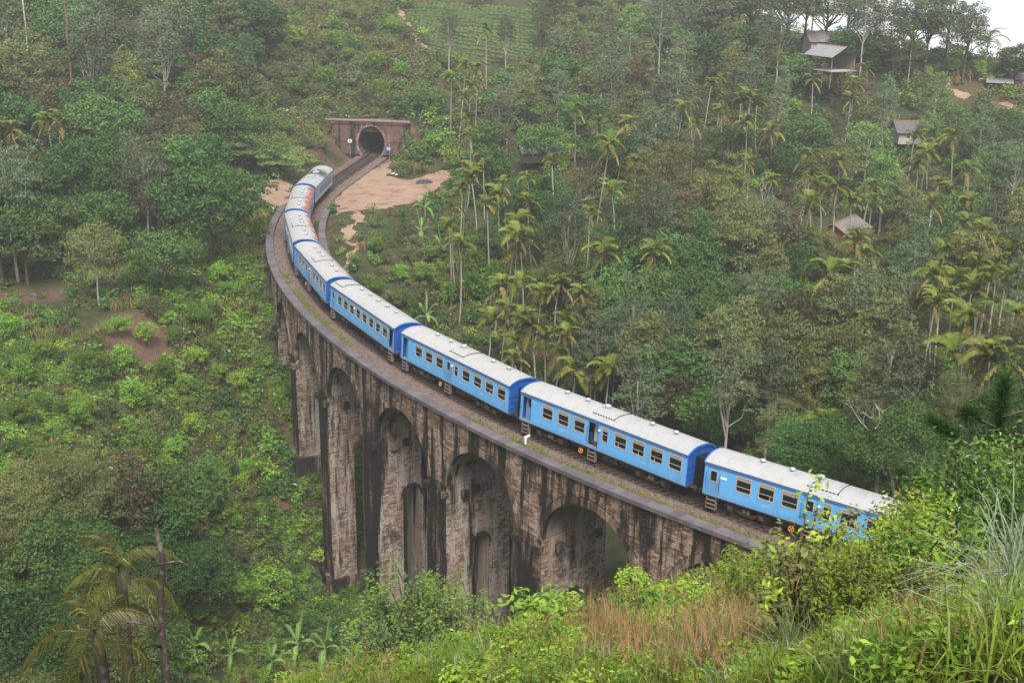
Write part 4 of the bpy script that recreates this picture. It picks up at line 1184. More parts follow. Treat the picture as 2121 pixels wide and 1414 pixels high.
m_snag = plain('bark_dead', (0.06, 0.045, 0.038), 0.9, 0.1, var=0.6, scale=6, dirt=(0.25, 0.22, 0.18))
m_areca = plain('areca_stem', (0.30, 0.28, 0.23), 0.75, 0.2, var=0.35, scale=2.5, sc=(1, 1, 3), dirt=(0.12, 0.115, 0.085))

def crown(seed, H, zc, rx, rz_, ncl, nl, leaf, kind, rc=1.0, flat=0.6, bias=0.35, layers=0, mats=None, two=0.0, lw=0.52):
    """a crown of leaf clumps: returns (leaf mesh, clump centres)"""
    r = np.random.default_rng(seed)
    d = r.normal(size=(ncl * 3, 3)); d /= np.linalg.norm(d, axis=1)[:, None]
    d = d[d[:, 2] > -0.55][:ncl]
    lump = 1 + 0.28 * np.sin(d[:, 0] * 3.1 + seed) * np.cos(d[:, 1] * 2.7 + seed * 2) + 0.15 * np.sin(d[:, 2] * 5 + seed)
    rad = r.uniform(bias, 1, len(d)) ** 0.5 * lump
    C = d * rad[:, None] * np.array([rx, rx, rz_]) + np.array([0, 0, zc])
    if layers:
        lev = np.linspace(zc - rz_ * 0.8, zc + rz_ * 0.9, layers)
        C[:, 2] = lev[np.argmin(np.abs(C[:, 2, None] - lev[None]), 1)] + r.normal(0, 0.12, len(C))
    mb = MB()
    for c in C:
        k = int(nl * r.uniform(0.7, 1.3)); s = rc * r.uniform(0.65, 1.35)
        q = r.normal(size=(k, 3)); q /= np.linalg.norm(q, axis=1)[:, None]
        q *= r.uniform(0.3, 1, (k, 1)) ** 0.6
        up = q.copy(); up[:, 2] = np.abs(up[:, 2]) * 0.8 + 0.25
        P = c + q * s * np.array([1, 1, flat])
        leaf_cards(mb, P, up + r.normal(0, 0.45, (k, 3)), leaf, leaf * lw, r, 1 if (two and r.random() < two and c[2] > zc) else 0)
    return mb.build(kind + '_crown', mats or [M_LEAF[kind]]), C

def trunk(seed, H, zc, C, r0, m_, nb=12, lean=0.03, smooth=True):
    r = np.random.default_rng(seed + 50)
    top = zc + 0.35 * (H - zc)
    z = np.linspace(-1.2, top, 9)
    x = np.cumsum(r.normal(0, lean * H / 9, 9)); y = np.cumsum(r.normal(0, lean * H / 9, 9)); x -= x[0]; y -= y[0]
    P = np.c_[x, y, z]; mb = MB()
    mb.tube(P, np.linspace(r0, r0 * 0.3, 9) * np.r_[1.35, np.ones(8)], 7)
    for c in C[r.permutation(len(C))[:nb]]:
        f = r.uniform(0.35, 0.85); p0 = np.array([np.interp(f * top, z, x), np.interp(f * top, z, y), f * top])
        if c[2] < p0[2] + 0.2: p0[2] = max(0.3 * top, c[2] - 1.0); p0[0] = np.interp(p0[2], z, x); p0[1] = np.interp(p0[2], z, y)
        mid = (p0 + c) / 2 + np.array([0, 0, -0.3]) + r.normal(0, 0.25, 3)
        mb.tube([p0, mid, c], [r0 * 0.42, r0 * 0.26, r0 * 0.1], 5, cap=False)
    return mb.build('trunk', m_, smooth)

PROTO = {}
def add_tree(kind, H, zc, rx, rz_, ncl, nl, leaf, bark, r0, **kw):
    for v in range(3):
        sd = hash_(kind) + v
        f = 1 + 0.12 * (v - 1)
        me, C = crown(sd, H, zc, rx * f, rz_ / f ** 0.5, ncl, nl, leaf, kw.pop('leafkind', None) or kw.get('lk', kind), **{k: q for k, q in kw.items() if k not in ('lk', 'nb', 'lean')})
        PROTO.setdefault(kind, []).append((trunk(sd, H, zc, C, r0, bark, kw.get('nb', 12), kw.get('lean', 0.03)), me, H, rx * f))
def hash_(s): return sum(ord(c) * (i + 3) for i, c in enumerate(s)) % 1000
add_tree('dense', 10, 6.2, 3.9, 3.6, 105, 58, 0.40, m_bark, 0.26, rc=1.15)
add_tree('olive', 12, 7.6, 2.7, 4.4, 105, 46, 0.40, m_bark, 0.19, rc=0.95, flat=0.4, nb=18, lw=0.3)
add_tree('silver', 15, 10.2, 2.4, 4.8, 90, 42, 0.36, m_barkp, 0.18, rc=0.95, flat=0.4, nb=14, lw=0.34)
add_tree('bright', 11, 6.6, 3.4, 4.0, 90, 48, 0.34, m_barkp, 0.2, rc=1.0, flat=0.45, layers=9)
add_tree('layered', 7, 4.4, 4.2, 2.2, 80, 62, 0.34, m_bark, 0.18, rc=1.25, flat=0.22, layers=4, lk='bright', bias=0.1)
add_tree('spreading', 15, 9.6, 4.0, 4.8, 115, 52, 0.36, m_bark, 0.28, rc=1.15, flat=0.5, lk='silver', nb=22, bias=0.3)
add_tree('paleround', 10, 6.3, 3.9, 3.2, 105, 70, 0.26, m_barkp, 0.14, rc=1.05, flat=0.5, lk='olive')
add_tree('flush', 10, 6.4, 3.2, 3.3, 85, 50, 0.34, m_bark, 0.2, rc=0.95, lk='dense', mats=[M_LEAF['dense'], M_LEAF['flush']], two=0.75)
add_tree('brown', 9, 6.0, 2.6, 3.0, 70, 36, 0.28, m_bark, 0.15, rc=0.9, flat=0.6, nb=20)
add_tree('small', 4.2, 2.5, 1.7, 1.6, 45, 46, 0.26, m_bark, 0.08, rc=0.62, lk='shrub')
add_tree('scrub', 3.6, 2.0, 1.7, 1.4, 40, 42, 0.24, m_bark, 0.07, rc=0.62, lk='hill')
add_tree('dense_n', 10, 6.2, 3.9, 3.6, 120, 120, 0.22, m_bark, 0.24, rc=1.1, lk='dense')
add_tree('olive_n', 12, 7.6, 2.7, 4.4, 115, 90, 0.24, m_bark, 0.18, rc=1.0, flat=0.4, nb=18, lk='olive', lw=0.3)
# bare tree
def bare(seed, H, m_):
    r = np.random.default_rng(seed); mb = MB()
    def grow(p, d, L, rad, lv):
        q = p + d * L * 0.5 + r.normal(0, 0.06 * L, 3); e = p + d * L + r.normal(0, 0.05 * L, 3)
        mb.tube([p, q, e], [rad, rad * 0.8, rad * 0.6], 5, cap=lv == 0)
        if lv < 4:
            for _ in range(3 if lv < 2 else 2):
                nd = d + r.normal(0, 0.55, 3); nd[2] = abs(nd[2]) * 0.8 + 0.15; nd /= np.linalg.norm(nd)
                grow(e, nd, L * r.uniform(0.55, 0.8), rad * 0.58, lv + 1)
    grow(np.array([0, 0, -0.8]), np.array([0.05, 0, 1.0]), H * 0.38, 0.17, 0)
    return mb.build('branches', m_, True)
BARE = [bare(1, 9, m_barkp), bare(2, 9, m_barkp), bare(3, 8, m_bark)]

# palms
M_FR = leafmat('frond_green', (0.075, 0.125, 0.018), (0.16, 0.21, 0.036), 0.3, 0.35, objvar=0.25)
M_FY = leafmat('frond_yellow', (0.15, 0.155, 0.024), (0.29, 0.26, 0.06), 0.3, 0.4, objvar=0.25)
M_FB = leafmat('frond_straw', (0.26, 0.19, 0.07), (0.36, 0.26, 0.12), 0.2)
M_FS = leafmat('frond_sugar', (0.036, 0.048, 0.008), (0.095, 0.10, 0.018), 0.25, 0.35)
m_shaft = plain('crownshaft', (0.10, 0.17, 0.05), 0.5, 0.3, var=0.3)
def frond(seed, L, rise, droop, nl, ll, lw, mats, hang=0.35, name='frond', m2=0.25):
    """pinnate frond growing along +x: rachis and two rows of leaflets"""
    r = np.random.default_rng(seed); mb = MB()
    t = np.linspace(0, 1, 12)
    P = np.c_[L * (t - 0.12 * t ** 3), 0 * t, rise * L * t - droop * L * t ** 2.3]
    mb.tube(P, np.linspace(0.035, 0.008, 12) * (L / 2.2), 4, cap=False)
    tl = np.linspace(0.12, 1, nl)
    for sgn in (-1, 1):
        for q in tl:
            q = min(1, q + r.uniform(-0.01, 0.01)); p = np.array([np.interp(q, t, P[:, k]) for k in range(3)])
            dt = 0.02; p2 = np.array([np.interp(min(1, q + dt), t, P[:, k]) for k in range(3)]); p1 = np.array([np.interp(max(0, q - dt), t, P[:, k]) for k in range(3)])
            T = (p2 - p1) / (np.linalg.norm(p2 - p1) + 1e-9)
            l = ll * (0.55 + 0.45 * math.sin(math.pi * min(1, q * 0.9 + 0.1))) * r.uniform(0.8, 1.15)
            side = np.array([0, sgn, 0.0]); d = T * 0.55 + side * 0.85 + np.array([0, 0, 0.15]); d /= np.linalg.norm(d)
            e1 = p + d * l * 0.5; e2 = p + d * l + np.array([0, 0, -hang * l])
            wv = np.cross(d, np.array([0, 0, 1.0])); wv /= np.linalg.norm(wv) + 1e-9; wv = wv * lw * 0.5 + np.array([0, 0, lw * 0.15])
            m = 1 if (len(mats) > 1 and r.random() < m2 * (0.4 + q)) else 0
            mb.add([p - wv * 0.4, p + wv * 0.4, e1 + wv, e1 - wv], [[0, 1, 2, 3]], m); mb.add([e1 - wv, e1 + wv, e2], [[0, 1, 2]], m)
    return mb.build(name, mats)
FRG = [frond(s, 1.85, 0.75, 0.75, 17, 0.74, 0.15, [M_FR, M_FY], m2=0.2) for s in (1, 2)]
FRY = [frond(s, 1.8, 0.5, 0.9, 16, 0.72, 0.15, [M_FY, M_FR], m2=0.4) for s in (3, 4)]
FRH = [frond(s, 1.6, -0.25, 0.75, 13, 0.55, 0.11, [M_FY, M_FB], hang=0.6, m2=0.5) for s in (5, 6)]
COCO = [frond(s, 3.9, 0.6, 0.85, 34, 0.85, 0.07, [M_FR, M_FY], hang=0.5, m2=0.2) for s in (7, 8)]
SUG = [frond(s, 3.4, 0.55, 0.95, 26, 1.0, 0.07, [M_FS, M_FY], hang=0.9, m2=0.08) for s in (9, 10)]
def stem_mesh(H, r0, m_, lean, seed):
    r = np.random.default_rng(seed); z = np.linspace(-1, H, 9); q = (z + 1) / (H + 1)
    a = r.uniform(0, 6.28); return MB().tube(np.c_[math.cos(a) * lean * H * (q ** 2 - q), math.sin(a) * lean * H * (q ** 2 - q), z], np.linspace(r0 * 1.25, r0 * 0.85, 9), 7).build('trunk', m_, True)
STEM = [stem_mesh(9.0, 0.085, m_areca, 0.06 * k, k) for k in range(4)]
SHAFT = MB().tube([(0, 0, 8.9), (0, 0, 9.3), (0, 0, 9.75)], [0.10, 0.095, 0.05], 7).build('crownshaft', m_shaft, True)

# banana
M_BAN = leafmat('banana_leaf', (0.10, 0.22, 0.045), (0.17, 0.32, 0.08), 0.35, 0.35, hue=0.02, objvar=0.25)
m_banst = plain('banana_stem', (0.14, 0.15, 0.06), 0.6, 0.3, var=0.5, scale=4, dirt=(0.16, 0.10, 0.05))
m_rib = plain('banana_rib', (0.30, 0.40, 0.16), 0.5)
def ban_leaf(seed, L=2.2, W=0.56, rise=0.8, droop=1.0):
    r = np.random.default_rng(seed); mb = MB(); n = 15
    t = np.linspace(0, 1, n); P = np.c_[L * (t - 0.2 * t ** 3), 0 * t, L * (rise * t - droop * t ** 2.2)]
    w = W / 2 * np.sin(np.pi * np.clip(t * 0.94 + 0.05, 0, 1)) ** 0.55 * np.where(t < 0.12, 0.25, 1); w[-1] = 0.02
    for sgn in (-1, 1):
        for i in range(1, n - 1):
            wa, wb = w[i], w[i + 1]
            if r.random() < 0.22: wb *= r.uniform(0.35, 0.9)          # torn edge
            dr = -0.22 * W * r.uniform(0.4, 1.2)
            mb.add([P[i], P[i + 1] - (P[i + 1] - P[i]) * 0.06, P[i + 1] - (P[i + 1] - P[i]) * 0.06 + [0, sgn * wb, dr + 0.08 * W], P[i] + [0, sgn * wa, dr + 0.08 * W]], [[0, 1, 2, 3]])
    mb.tube(P + [0, 0, -0.01], np.linspace(0.035, 0.008, n), 5, 1, cap=False)
    return mb.build('leaf', [M_BAN, m_rib])
BANL = [ban_leaf(1), ban_leaf(2, 2.0, 0.5, 1.5, 0.95), ban_leaf(3, 2.3, 0.6, 0.5, 1.15), ban_leaf(4, 1.7, 0.4, 2.2, 0.5)]
BANS = MB().tube([(0, 0, -0.5), (0.02, 0, 0.8), (0, 0.02, 2.0)], [0.17, 0.13, 0.075], 8).build('stem', m_banst, True)

# low clumps for the undergrowth, tufts of grass
def clump(seed, kind, n, R_, h, leaf):
    r = np.random.default_rng(seed); mb = MB()
    ncl = 9
    for _ in range(ncl):
        a = r.uniform(0, 6.28); q = R_ * r.uniform(0, 0.75); c = np.array([q * math.cos(a), q * math.sin(a), h * r.uniform(0.25, 0.75)])
        k = n // ncl; u = r.normal(size=(k, 3)); u /= np.linalg.norm(u, axis=1)[:, None]
        P = c + u * np.array([R_ * 0.42, R_ * 0.42, h * 0.35]) * r.uniform(0.4, 1, (k, 1)); P[:, 2] = np.maximum(P[:, 2], 0.02)
        up = u.copy(); up[:, 2] = np.abs(up[:, 2]) + 0.35
        leaf_cards(mb, P, up + r.normal(0, 0.4, (k, 3)), leaf, leaf * 0.5, r)
    return mb.build('clump', M_LEAF[kind])
def tuft(seed, n, L, w, mats, spread=0.5, R_=0.18, droop=0.6, stiff=0.3):
    r = np.random.default_rng(seed); mb = MB()
    for _ in range(n):
        a = r.uniform(0, 6.28); l = L * r.uniform(0.55, 1.15); ln = spread * r.uniform(0.15, 1.0); b0 = np.array([r.normal(0, R_), r.normal(0, R_), -0.04])
        d = np.array([math.cos(a), math.sin(a), 0]); sd = np.array([-math.sin(a), math.cos(a), 0]) * w * r.uniform(0.7, 1.3) / 2
        t = np.array([0, 0.35, 0.7, 1.0]); P = b0 + d * (l * ln * t ** 1.6)[:, None] + np.array([0, 0, 1]) * (l * (t * math.sqrt(max(0.1, 1 - ln * ln * 0.6)) - droop * ln * t ** 2.6))[:, None]
        V = [P[0] - sd * .7, P[0] + sd * .7, P[1] + sd, P[1] - sd, P[2] + sd * .8, P[2] - sd * .8, P[3]]
        m = int(r.integers(len(mats)))
        mb.add(V, [[0, 1, 2, 3], [3, 2, 4, 5]], m); mb.add(V[4:], [[1, 0, 2]], m)
    return mb.build('tuft', mats)
M_GR = leafmat('grass_green', (0.08, 0.15, 0.02), (0.18, 0.26, 0.042), 0.3, 0.4, objvar=0.2)
M_GY = leafmat('grass_yellowing', (0.17, 0.17, 0.045), (0.30, 0.27, 0.09), 0.25, 0.5, objvar=0.2)
M_GD = leafmat('grass_dry', (0.20, 0.105, 0.055), (0.38, 0.235, 0.13), 0.2, 0.6, objvar=0.2)
M_GS = leafmat('grass_silver', (0.15, 0.22, 0.12), (0.30, 0.37, 0.25), 0.25, 0.35, objvar=0.12)

def scatter(name, protos, P, rot, scl, pick, label=None, cat=None):
    """ONE uncountable mass: clumps of leaves or blades set on points (geometry nodes)"""
    coll = bpy.data.collections.new(name + '_clumps')
    for k, me in enumerate(protos): coll.objects.link(bpy.data.objects.new('%s_%02d' % (name, k), me))
    me = bpy.data.meshes.new(name); me.vertices.add(len(P)); me.vertices.foreach_set('co', np.asarray(P, np.float32).ravel())
    for nm, ty, dat, key in (('rot', 'FLOAT_VECTOR', rot, 'vector'), ('scl', 'FLOAT', scl, 'value'), ('pick', 'INT', pick, 'value')):
        a = me.attributes.new(nm, ty, 'POINT'); a.data.foreach_set(key, np.ascontiguousarray(dat, np.int32 if ty == 'INT' else np.float32).ravel())
    o = obj(name, me)
    ng = bpy.data.node_groups.new(name, 'GeometryNodeTree')
    ng.interface.new_socket('Geometry', in_out='INPUT', socket_type='NodeSocketGeometry'); ng.interface.new_socket('Geometry', in_out='OUTPUT', socket_type='NodeSocketGeometry')
    gi, go = ng.nodes.new('NodeGroupInput'), ng.nodes.new('NodeGroupOutput')
    ip = ng.nodes.new('GeometryNodeInstanceOnPoints'); ci = ng.nodes.new('GeometryNodeCollectionInfo')
    ci.inputs['Collection'].default_value = coll; ci.inputs['Separate Children'].default_value = True; ci.inputs['Reset Children'].default_value = True
    def na(nm, ty):
        n = ng.nodes.new('GeometryNodeInputNamedAttribute'); n.data_type = ty; n.inputs['Name'].default_value = nm; return n.outputs['Attribute']
    ip.inputs['Pick Instance'].default_value = True
    ng.links.new(gi.outputs[0], ip.inputs['Points']); ng.links.new(ci.outputs[0], ip.inputs['Instance']); ng.links.new(na('pick', 'INT'), ip.inputs['Instance Index'])
    e2r = ng.nodes.new('FunctionNodeEulerToRotation'); ng.links.new(na('rot', 'FLOAT_VECTOR'), e2r.inputs[0]); ng.links.new(e2r.outputs[0], ip.inputs['Rotation'])
    ng.links.new(na('scl', 'FLOAT'), ip.inputs['Scale']); ng.links.new(ip.outputs[0], go.inputs[0])
    md = o.modifiers.new('scatter', 'NODES'); md.node_group = ng
    return tag(o, label, cat, kind='stuff')

# ------------------------------------------------------------------ plants: where they stand
TREES = []       # (kind, foot, height, px, pytop, width px, depth, extra)
def crown_px(kind, h, t):
    tr, cr, H, rx = PROTO[kind][0]; return 2 * rx * h / H * FOC / t
def try_tree(kind, px, py, h, force=False, width=None):
    r_ = stand(px, py, h)
    if r_ is None: return None
    P, t = r_
    TREES.append([kind, P, h, px, py, width or crown_px(kind, h, t), t, None]); return TREES[-1]
# trees one can pick out in the photograph: (kind, px, py of the top, height, note for the label)
FEATURED = [
 ('flush', 258, 128, 10, 'with yellow-green flushes over its dark crown'), ('silver', 375, 32, 15, 'with a pale forked trunk showing below its crown'),
 ('layered', 545, 268, 7.5, 'with flat tiers of light green leaves beside the dirt lay-by'), ('layered', 590, 300, 6, 'with low light green tiers shading the bench'),
 ('paleround', 190, 468, 10.0, 'standing alone with white stems above the bare soil'), ('dense', 330, 470, 9, 'dark and round just above the bare brown soil'),
 ('dense', 160, 285, 13, ''), ('dense', 60, 330, 12, ''), ('dense', 250, 318, 12, ''), ('dense', 40, 420, 11, ''), ('dense', 120, 410, 10, ''), ('dense', 215, 395, 10, ''), ('dense', 350, 290, 12, ''),
 ('dense', 470, 345, 6.5, 'low and round beside the lay-by'), ('olive', 390, 250, 11, ''), ('dense', 420, 190, 12, ''), ('silver', 300, 60, 14, ''), ('silver', 205, 25, 15, ''), ('olive', 470, 110, 10, ''),
 ('bright', 1805, 246, 13, 'tall and pale green standing out on the right slope'), ('bright', 1945, 148, 12, 'slender and pale green below the hut path'), ('bright', 1935, 230, 8, ''),
 ('olive', 1395, 285, 12, ''), ('olive', 1460, 350, 11, ''), ('olive', 1345, 300, 12, ''), ('silver', 1165, 40, 16, 'tall beside the tea slope'), ('olive', 1180, 25, 14, ''), ('silver', 1270, 130, 14, ''), ('silver', 1250, 60, 14, ''),
 ('spreading', 1770, -70, 17, 'tall on the ridge behind the upper house'), ('spreading', 1850, -80, 17, 'tall on the ridge, second from the sky gap'), ('spreading', 1975, -25, 16, 'leaning over the hut path against the sky'), ('spreading', 1560, -60, 17, ''), ('spreading', 1500, -40, 16, ''), ('spreading', 1430, -50, 16, ''),
 ('spreading', 1640, -70, 19, ''), ('dense', 1662, 112, 9, 'hiding the left half of the stilt house'), ('small', 1745, 150, 5, ''), ('dense', 1750, 55, 9, ''), ('olive', 1792, 462, 10, ''), ('brown', 1738, 492, 5, ''), ('olive', 1720, 480, 8, ''), ('spreading', 1725, -60, 18, ''), ('spreading', 1905, -40, 18, ''), ('spreading', 2015, 5, 15, ''), ('spreading', 1935, -10, 15, ''), ('silver', 1800, -30, 18, ''), ('silver', 1880, 0, 15, ''), ('small', 1985, 118, 4, ''), ('small', 2030, 128, 3.5, ''), ('small', 2075, 130, 3.5, ''), ('small', 1840, 80, 5, ''), ('small', 1900, 95, 5, ''), ('small', 1780, 75, 5, ''), ('dense', 1815, 60, 8, ''), ('dense', 2110, 92, 9, 'round against the white sky at the photo edge'), ('silver', 1590, 20, 15, ''), ('spreading', 1680, -60, 16, ''),
 ('dense', 1400, 480, 10, ''), ('dense', 1340, 500, 10, ''), ('dense', 1450, 500, 9, ''), ('dense', 1520, 480, 9, ''), ('olive', 1500, 400, 10, ''), ('dense', 1310, 690, 8, 'broad and deep green close behind the coaches'),
 ('olive', 1750, 580, 12, ''), ('olive', 1860, 455, 11, ''), ('olive', 1840, 600, 12, ''), ('brown', 1715, 600, 11, ''), ('dense', 1380, 640, 8, ''), ('dense', 1420, 560, 9, ''), ('olive', 1600, 500, 10, ''),
 ('dense', 1010, 470, 6, ''), ('brown', 1160, 560, 6.5, 'thin with yellowing leaves amid the palms'), ('silver', 930, 20, 13, 'standing alone in the tea field'), ('silver', 1050, 30, 12, ''), ('olive', 2030, 470, 13, ''), ('silver', 2085, 260, 14, ''), ('silver', 2070, 380, 13, ''),
 ('olive', 1550, 760, 8, ''), ('dense', 1480, 800, 8, ''), ('olive', 1620, 830, 8, ''), ('dense', 1760, 850, 8, ''), ('olive', 1690, 740, 9, ''), ('olive', 1900, 700, 10, ''), ('olive', 2000, 780, 9, ''), ('dense', 1880, 830, 9, ''), ('olive', 1820, 720, 10, ''),
 ('brown', 1200, 90, 12, ''), ('dense', 880, 180, 6, ''), ('dense', 1130, 250, 9, ''), ('dense', 1010, 250, 9, ''), ('olive', 1080, 160, 11, ''),
 ('dense', 420, 950, 7, 'standing alone on the valley side left of the piers'), ('olive', 110, 930, 10, ''), ('olive', 30, 960, 11, ''), ('brown', 250, 940, 11, 'thin and grey-green behind the sugar palm'), ('dense', 50, 1090, 12, ''), ('dense', 140, 1060, 11, ''), ('dense', 400, 1130, 8, ''), ('dense', 20, 1200, 12, ''),
 ('small', 560, 1180, 5, ''), ('small', 500, 1200, 4.5, '')]
for kind, px, py, h, note in FEATURED:
    t_ = try_tree(kind, px, py, h)
    if t_: t_[7] = note or None
# where the areca palms show
AREC = [(934,166),(958,139),(985,149),(968,183),(951,204),(985,255),(968,285),(961,360),(1005,333),(951,397),(988,380),(1026,404),(1056,387),(1097,377),(1104,428),(1243,305),(1195,231),(1284,258),(1274,400),(1304,346),(1155,343),(1229,258),(1219,448),(1406,227),(1016,431),(1053,465),(944,438),
 (1434,173),(1465,177),(1444,211),(1441,265),(1502,211),(1492,170),(1556,204),(1536,218),(1580,218),(1607,275),(1550,258),(1686,173),(1502,241),(1767,184),(1757,211),(1665,330),(1733,340),(1692,354),(1556,343),(1662,374),(1706,394),(1672,435),(1801,428),(1767,432),(1801,394),(1740,405),(1910,350),(1988,292),(1934,292),(1992,357),(1964,408),(1930,384),(1920,320),(1890,292),(2019,422),(1920,435),(2029,466),(2066,279),(1811,146),(1604,381),
 (1754,531),(1774,565),(1784,507),(1713,582),(1958,531),(2005,504),(2053,518),(2046,487),(2097,528),(2012,558),(2036,579),(1961,572),(2026,620),(1954,637),(2107,586),(1978,592),(2094,667),(2005,671),(2066,555),(1913,643),(1862,620),(2080,739),(2032,739),(2111,759),(2046,766),(1699,888),(1679,936),
 (934,480),(1056,480),(1240,528),(1087,521),(1362,528),(951,521),(1026,599),(1060,589),(1155,596),(1189,613),(1039,643),(1104,616),(1083,670),(1145,670),(1053,714),(1131,714),(1189,708),(1090,755),(1182,782),(1229,796),(1005,674),(1257,775),(1114,690),(1150,740),
 (98,261),(44,278),(92,149),(210,92),(268,102),(119,251),(1893,71),(1009,70)]
_pp, _pt = hit_many([q[0] for q in AREC], [q[1] for q in AREC], 9.0)
PALMPX = [(q[0], q[1], t) for q, t in zip(AREC, _pt) if not np.isnan(t)]
# fill the woods between them
KEEP = [(640, 225, 935, 445), (825, 15, 1100, 120), (1645, 70, 1745, 185), (1730, 478, 1790, 512), (1870, 266, 1915, 290), (1080, 312, 1130, 330), (1945, 140, 2121, 215), (690, 440, 760, 570), (515, 375, 606, 435), (1990, -200, 2121, 130)]
def fill(region, step, kinds, hts, jit, seed, keep=KEEP, sep=0.42):
    r = np.random.default_rng(seed)
    xs, ys = [], []
    lo, hi = np.min(region, 0), np.max(region, 0)
    for y in np.arange(lo[1], hi[1], step * 0.8):
        for x in np.arange(lo[0] + (step / 2 if int((y - lo[1]) / (step * 0.8)) % 2 else 0), hi[0], step): xs.append(x + r.uniform(-jit, jit) * step); ys.append(y + r.uniform(-jit, jit) * step)
    xs, ys = np.array(xs), np.array(ys); ok = in_poly(xs, ys, region); xs, ys = xs[ok], ys[ok]
    ks = r.choice(len(kinds), len(xs), p=np.array([k[1] for k in kinds]) / sum(k[1] for k in kinds))
    hs = np.array([PROTO[kinds[k][0]][0][2] for k in ks]) * r.uniform(*hts, len(xs))
    P, T = hit_many(xs, ys, hs, 12)
    n = 0
    for i in range(len(xs)):
        if np.isnan(T[i]): continue
        k = kinds[ks[i]][0]; w = crown_px(k, hs[i], T[i]); bx, by, _ = proj(P[i])
        s_, off = track_rs(P[i][0], P[i][1])
        if -25 < s_ < S_PORTAL + 4 and abs(off) < 4.5 + w * T[i] / FOC * 0.5: continue
        if -20 < s_ < 125 and off > 0 and xs[i] + w / 2 > 530: continue
        if seed == 1 and by > 610: continue
        if any(x0 < xs[i] + w * 0.45 and xs[i] - w * 0.45 < x1 and y0 < by and ys[i] < y1 for x0, y0, x1, y1 in keep): continue
        if any(abs(q[3] - xs[i]) < sep * (q[5] + w) * 0.5 and abs(q[4] - ys[i]) < sep * (q[5] + w) * 0.5 for q in TREES): continue
        if any(abs(q[0] - xs[i]) < 0.42 * w and ys[i] - 8 < q[1] < ys[i] + 0.95 * w and T[i] < q[2] + 4 for q in PALMPX): continue
        TREES.append([k, P[i], hs[i], xs[i], ys[i], w, T[i], None]); n += 1
    return n
R_LEFT = [(-60, -60), (560, -60), (520, 120), (500, 300), (420, 370), (300, 390), (-60, 430)]
R_LEFT2 = [(-60, 880), (200, 850), (330, 960), (480, 1150), (420, 1300), (-60, 1420)]
R_RIGHT = [(880, 110), (1130, -40), (1700, -60), (1960, 20), (2180, 160), (2180, 850), (1960, 930), (1600, 860), (1330, 760), (1190, 620), (1120, 470), (960, 300)]
R_HILL = [(480, -30), (830, -30), (860, 120), (900, 230), (640, 235), (600, 330), (500, 300)]
n1 = fill(R_LEFT, 50, [('dense', 6), ('olive', 2), ('silver', 2.5), ('brown', 1)], (1.0, 1.45), 0.4, 1, sep=0.36)
n2 = fill(R_RIGHT, 52, [('dense', 3), ('olive', 4), ('silver', 3), ('brown', 1.2), ('bright', 0.5)], (0.8, 1.2), 0.42, 2, sep=0.36)
n3 = fill(R_LEFT2, 95, [('dense', 4), ('olive', 3), ('small', 2)], (0.8, 1.1), 0.4, 3)
n4 = fill(R_HILL, 40, [('scrub', 6), ('small', 2)], (0.7, 1.25), 0.45, 4, keep=[(640, 240, 935, 445)], sep=0.5)
n5 = fill([(560, 300), (640, 330), (650, 440), (700, 560), (860, 640), (1100, 560), (960, 420), (900, 430), (760, 450), (690, 560)], 44, [('small', 4), ('scrub', 2)], (0.6, 1.0), 0.45, 5, sep=0.5)
n6 = fill([(1940, 210), (2121, 170), (2121, 330), (1960, 330)], 46, [('small', 3), ('scrub', 3)], (0.7, 1.1), 0.4, 6, keep=[(2020, 150, 2121, 215)], sep=0.5)
n7 = fill([(300, 500), (540, 450), (570, 700), (640, 1150), (500, 1180), (300, 900), (0, 830), (0, 640), (180, 720)], 62, [('small', 4), ('scrub', 1)], (0.45, 0.85), 0.45, 7, sep=0.5)
print('trees', len(FEATURED), n1, n2, n3, n4, n5, n6, n7)

LOOK = {'dense': 'dark round-crowned tree', 'olive': 'olive green feathery tree', 'silver': 'tall pale-trunked tree', 'bright': 'light green airy tree', 'layered': 'flat-tiered light green tree', 'spreading': 'tall spreading tree',
        'flush': 'broad dark tree', 'brown': 'thin brownish tree', 'paleround': 'round olive tree', 'small': 'small leafy tree', 'scrub': 'low scrub tree'}
ORD = 'first second third fourth fifth sixth seventh eighth ninth tenth eleventh twelfth thirteenth fourteenth fifteenth sixteenth seventeenth eighteenth nineteenth twentieth'.split()
ORD += ['twenty-' + o for o in ORD[:9]] + ['thirtieth'] + ['thirty-' + o for o in ORD[:9]] + ['fortieth']
def region(px, py):
    if py > 860 and px < 560: return 'in valley left of viaduct'
    if px < 560 and py > 440: return 'on slope left of viaduct'
    if px < 520: return 'in wood left of tunnel'
    if px < 900 and py < 300: return 'on hill above tunnel'
    if px < 960: return 'by the dirt clearing'
    if px < 1330 and py < 330: return 'below the tea slope'
    if py < 120: return 'on top of right ridge'
    if py < 330: return 'around the hillside houses'
    if px < 1400: return 'behind the middle coaches'
    return 'on slope behind nearest coaches'
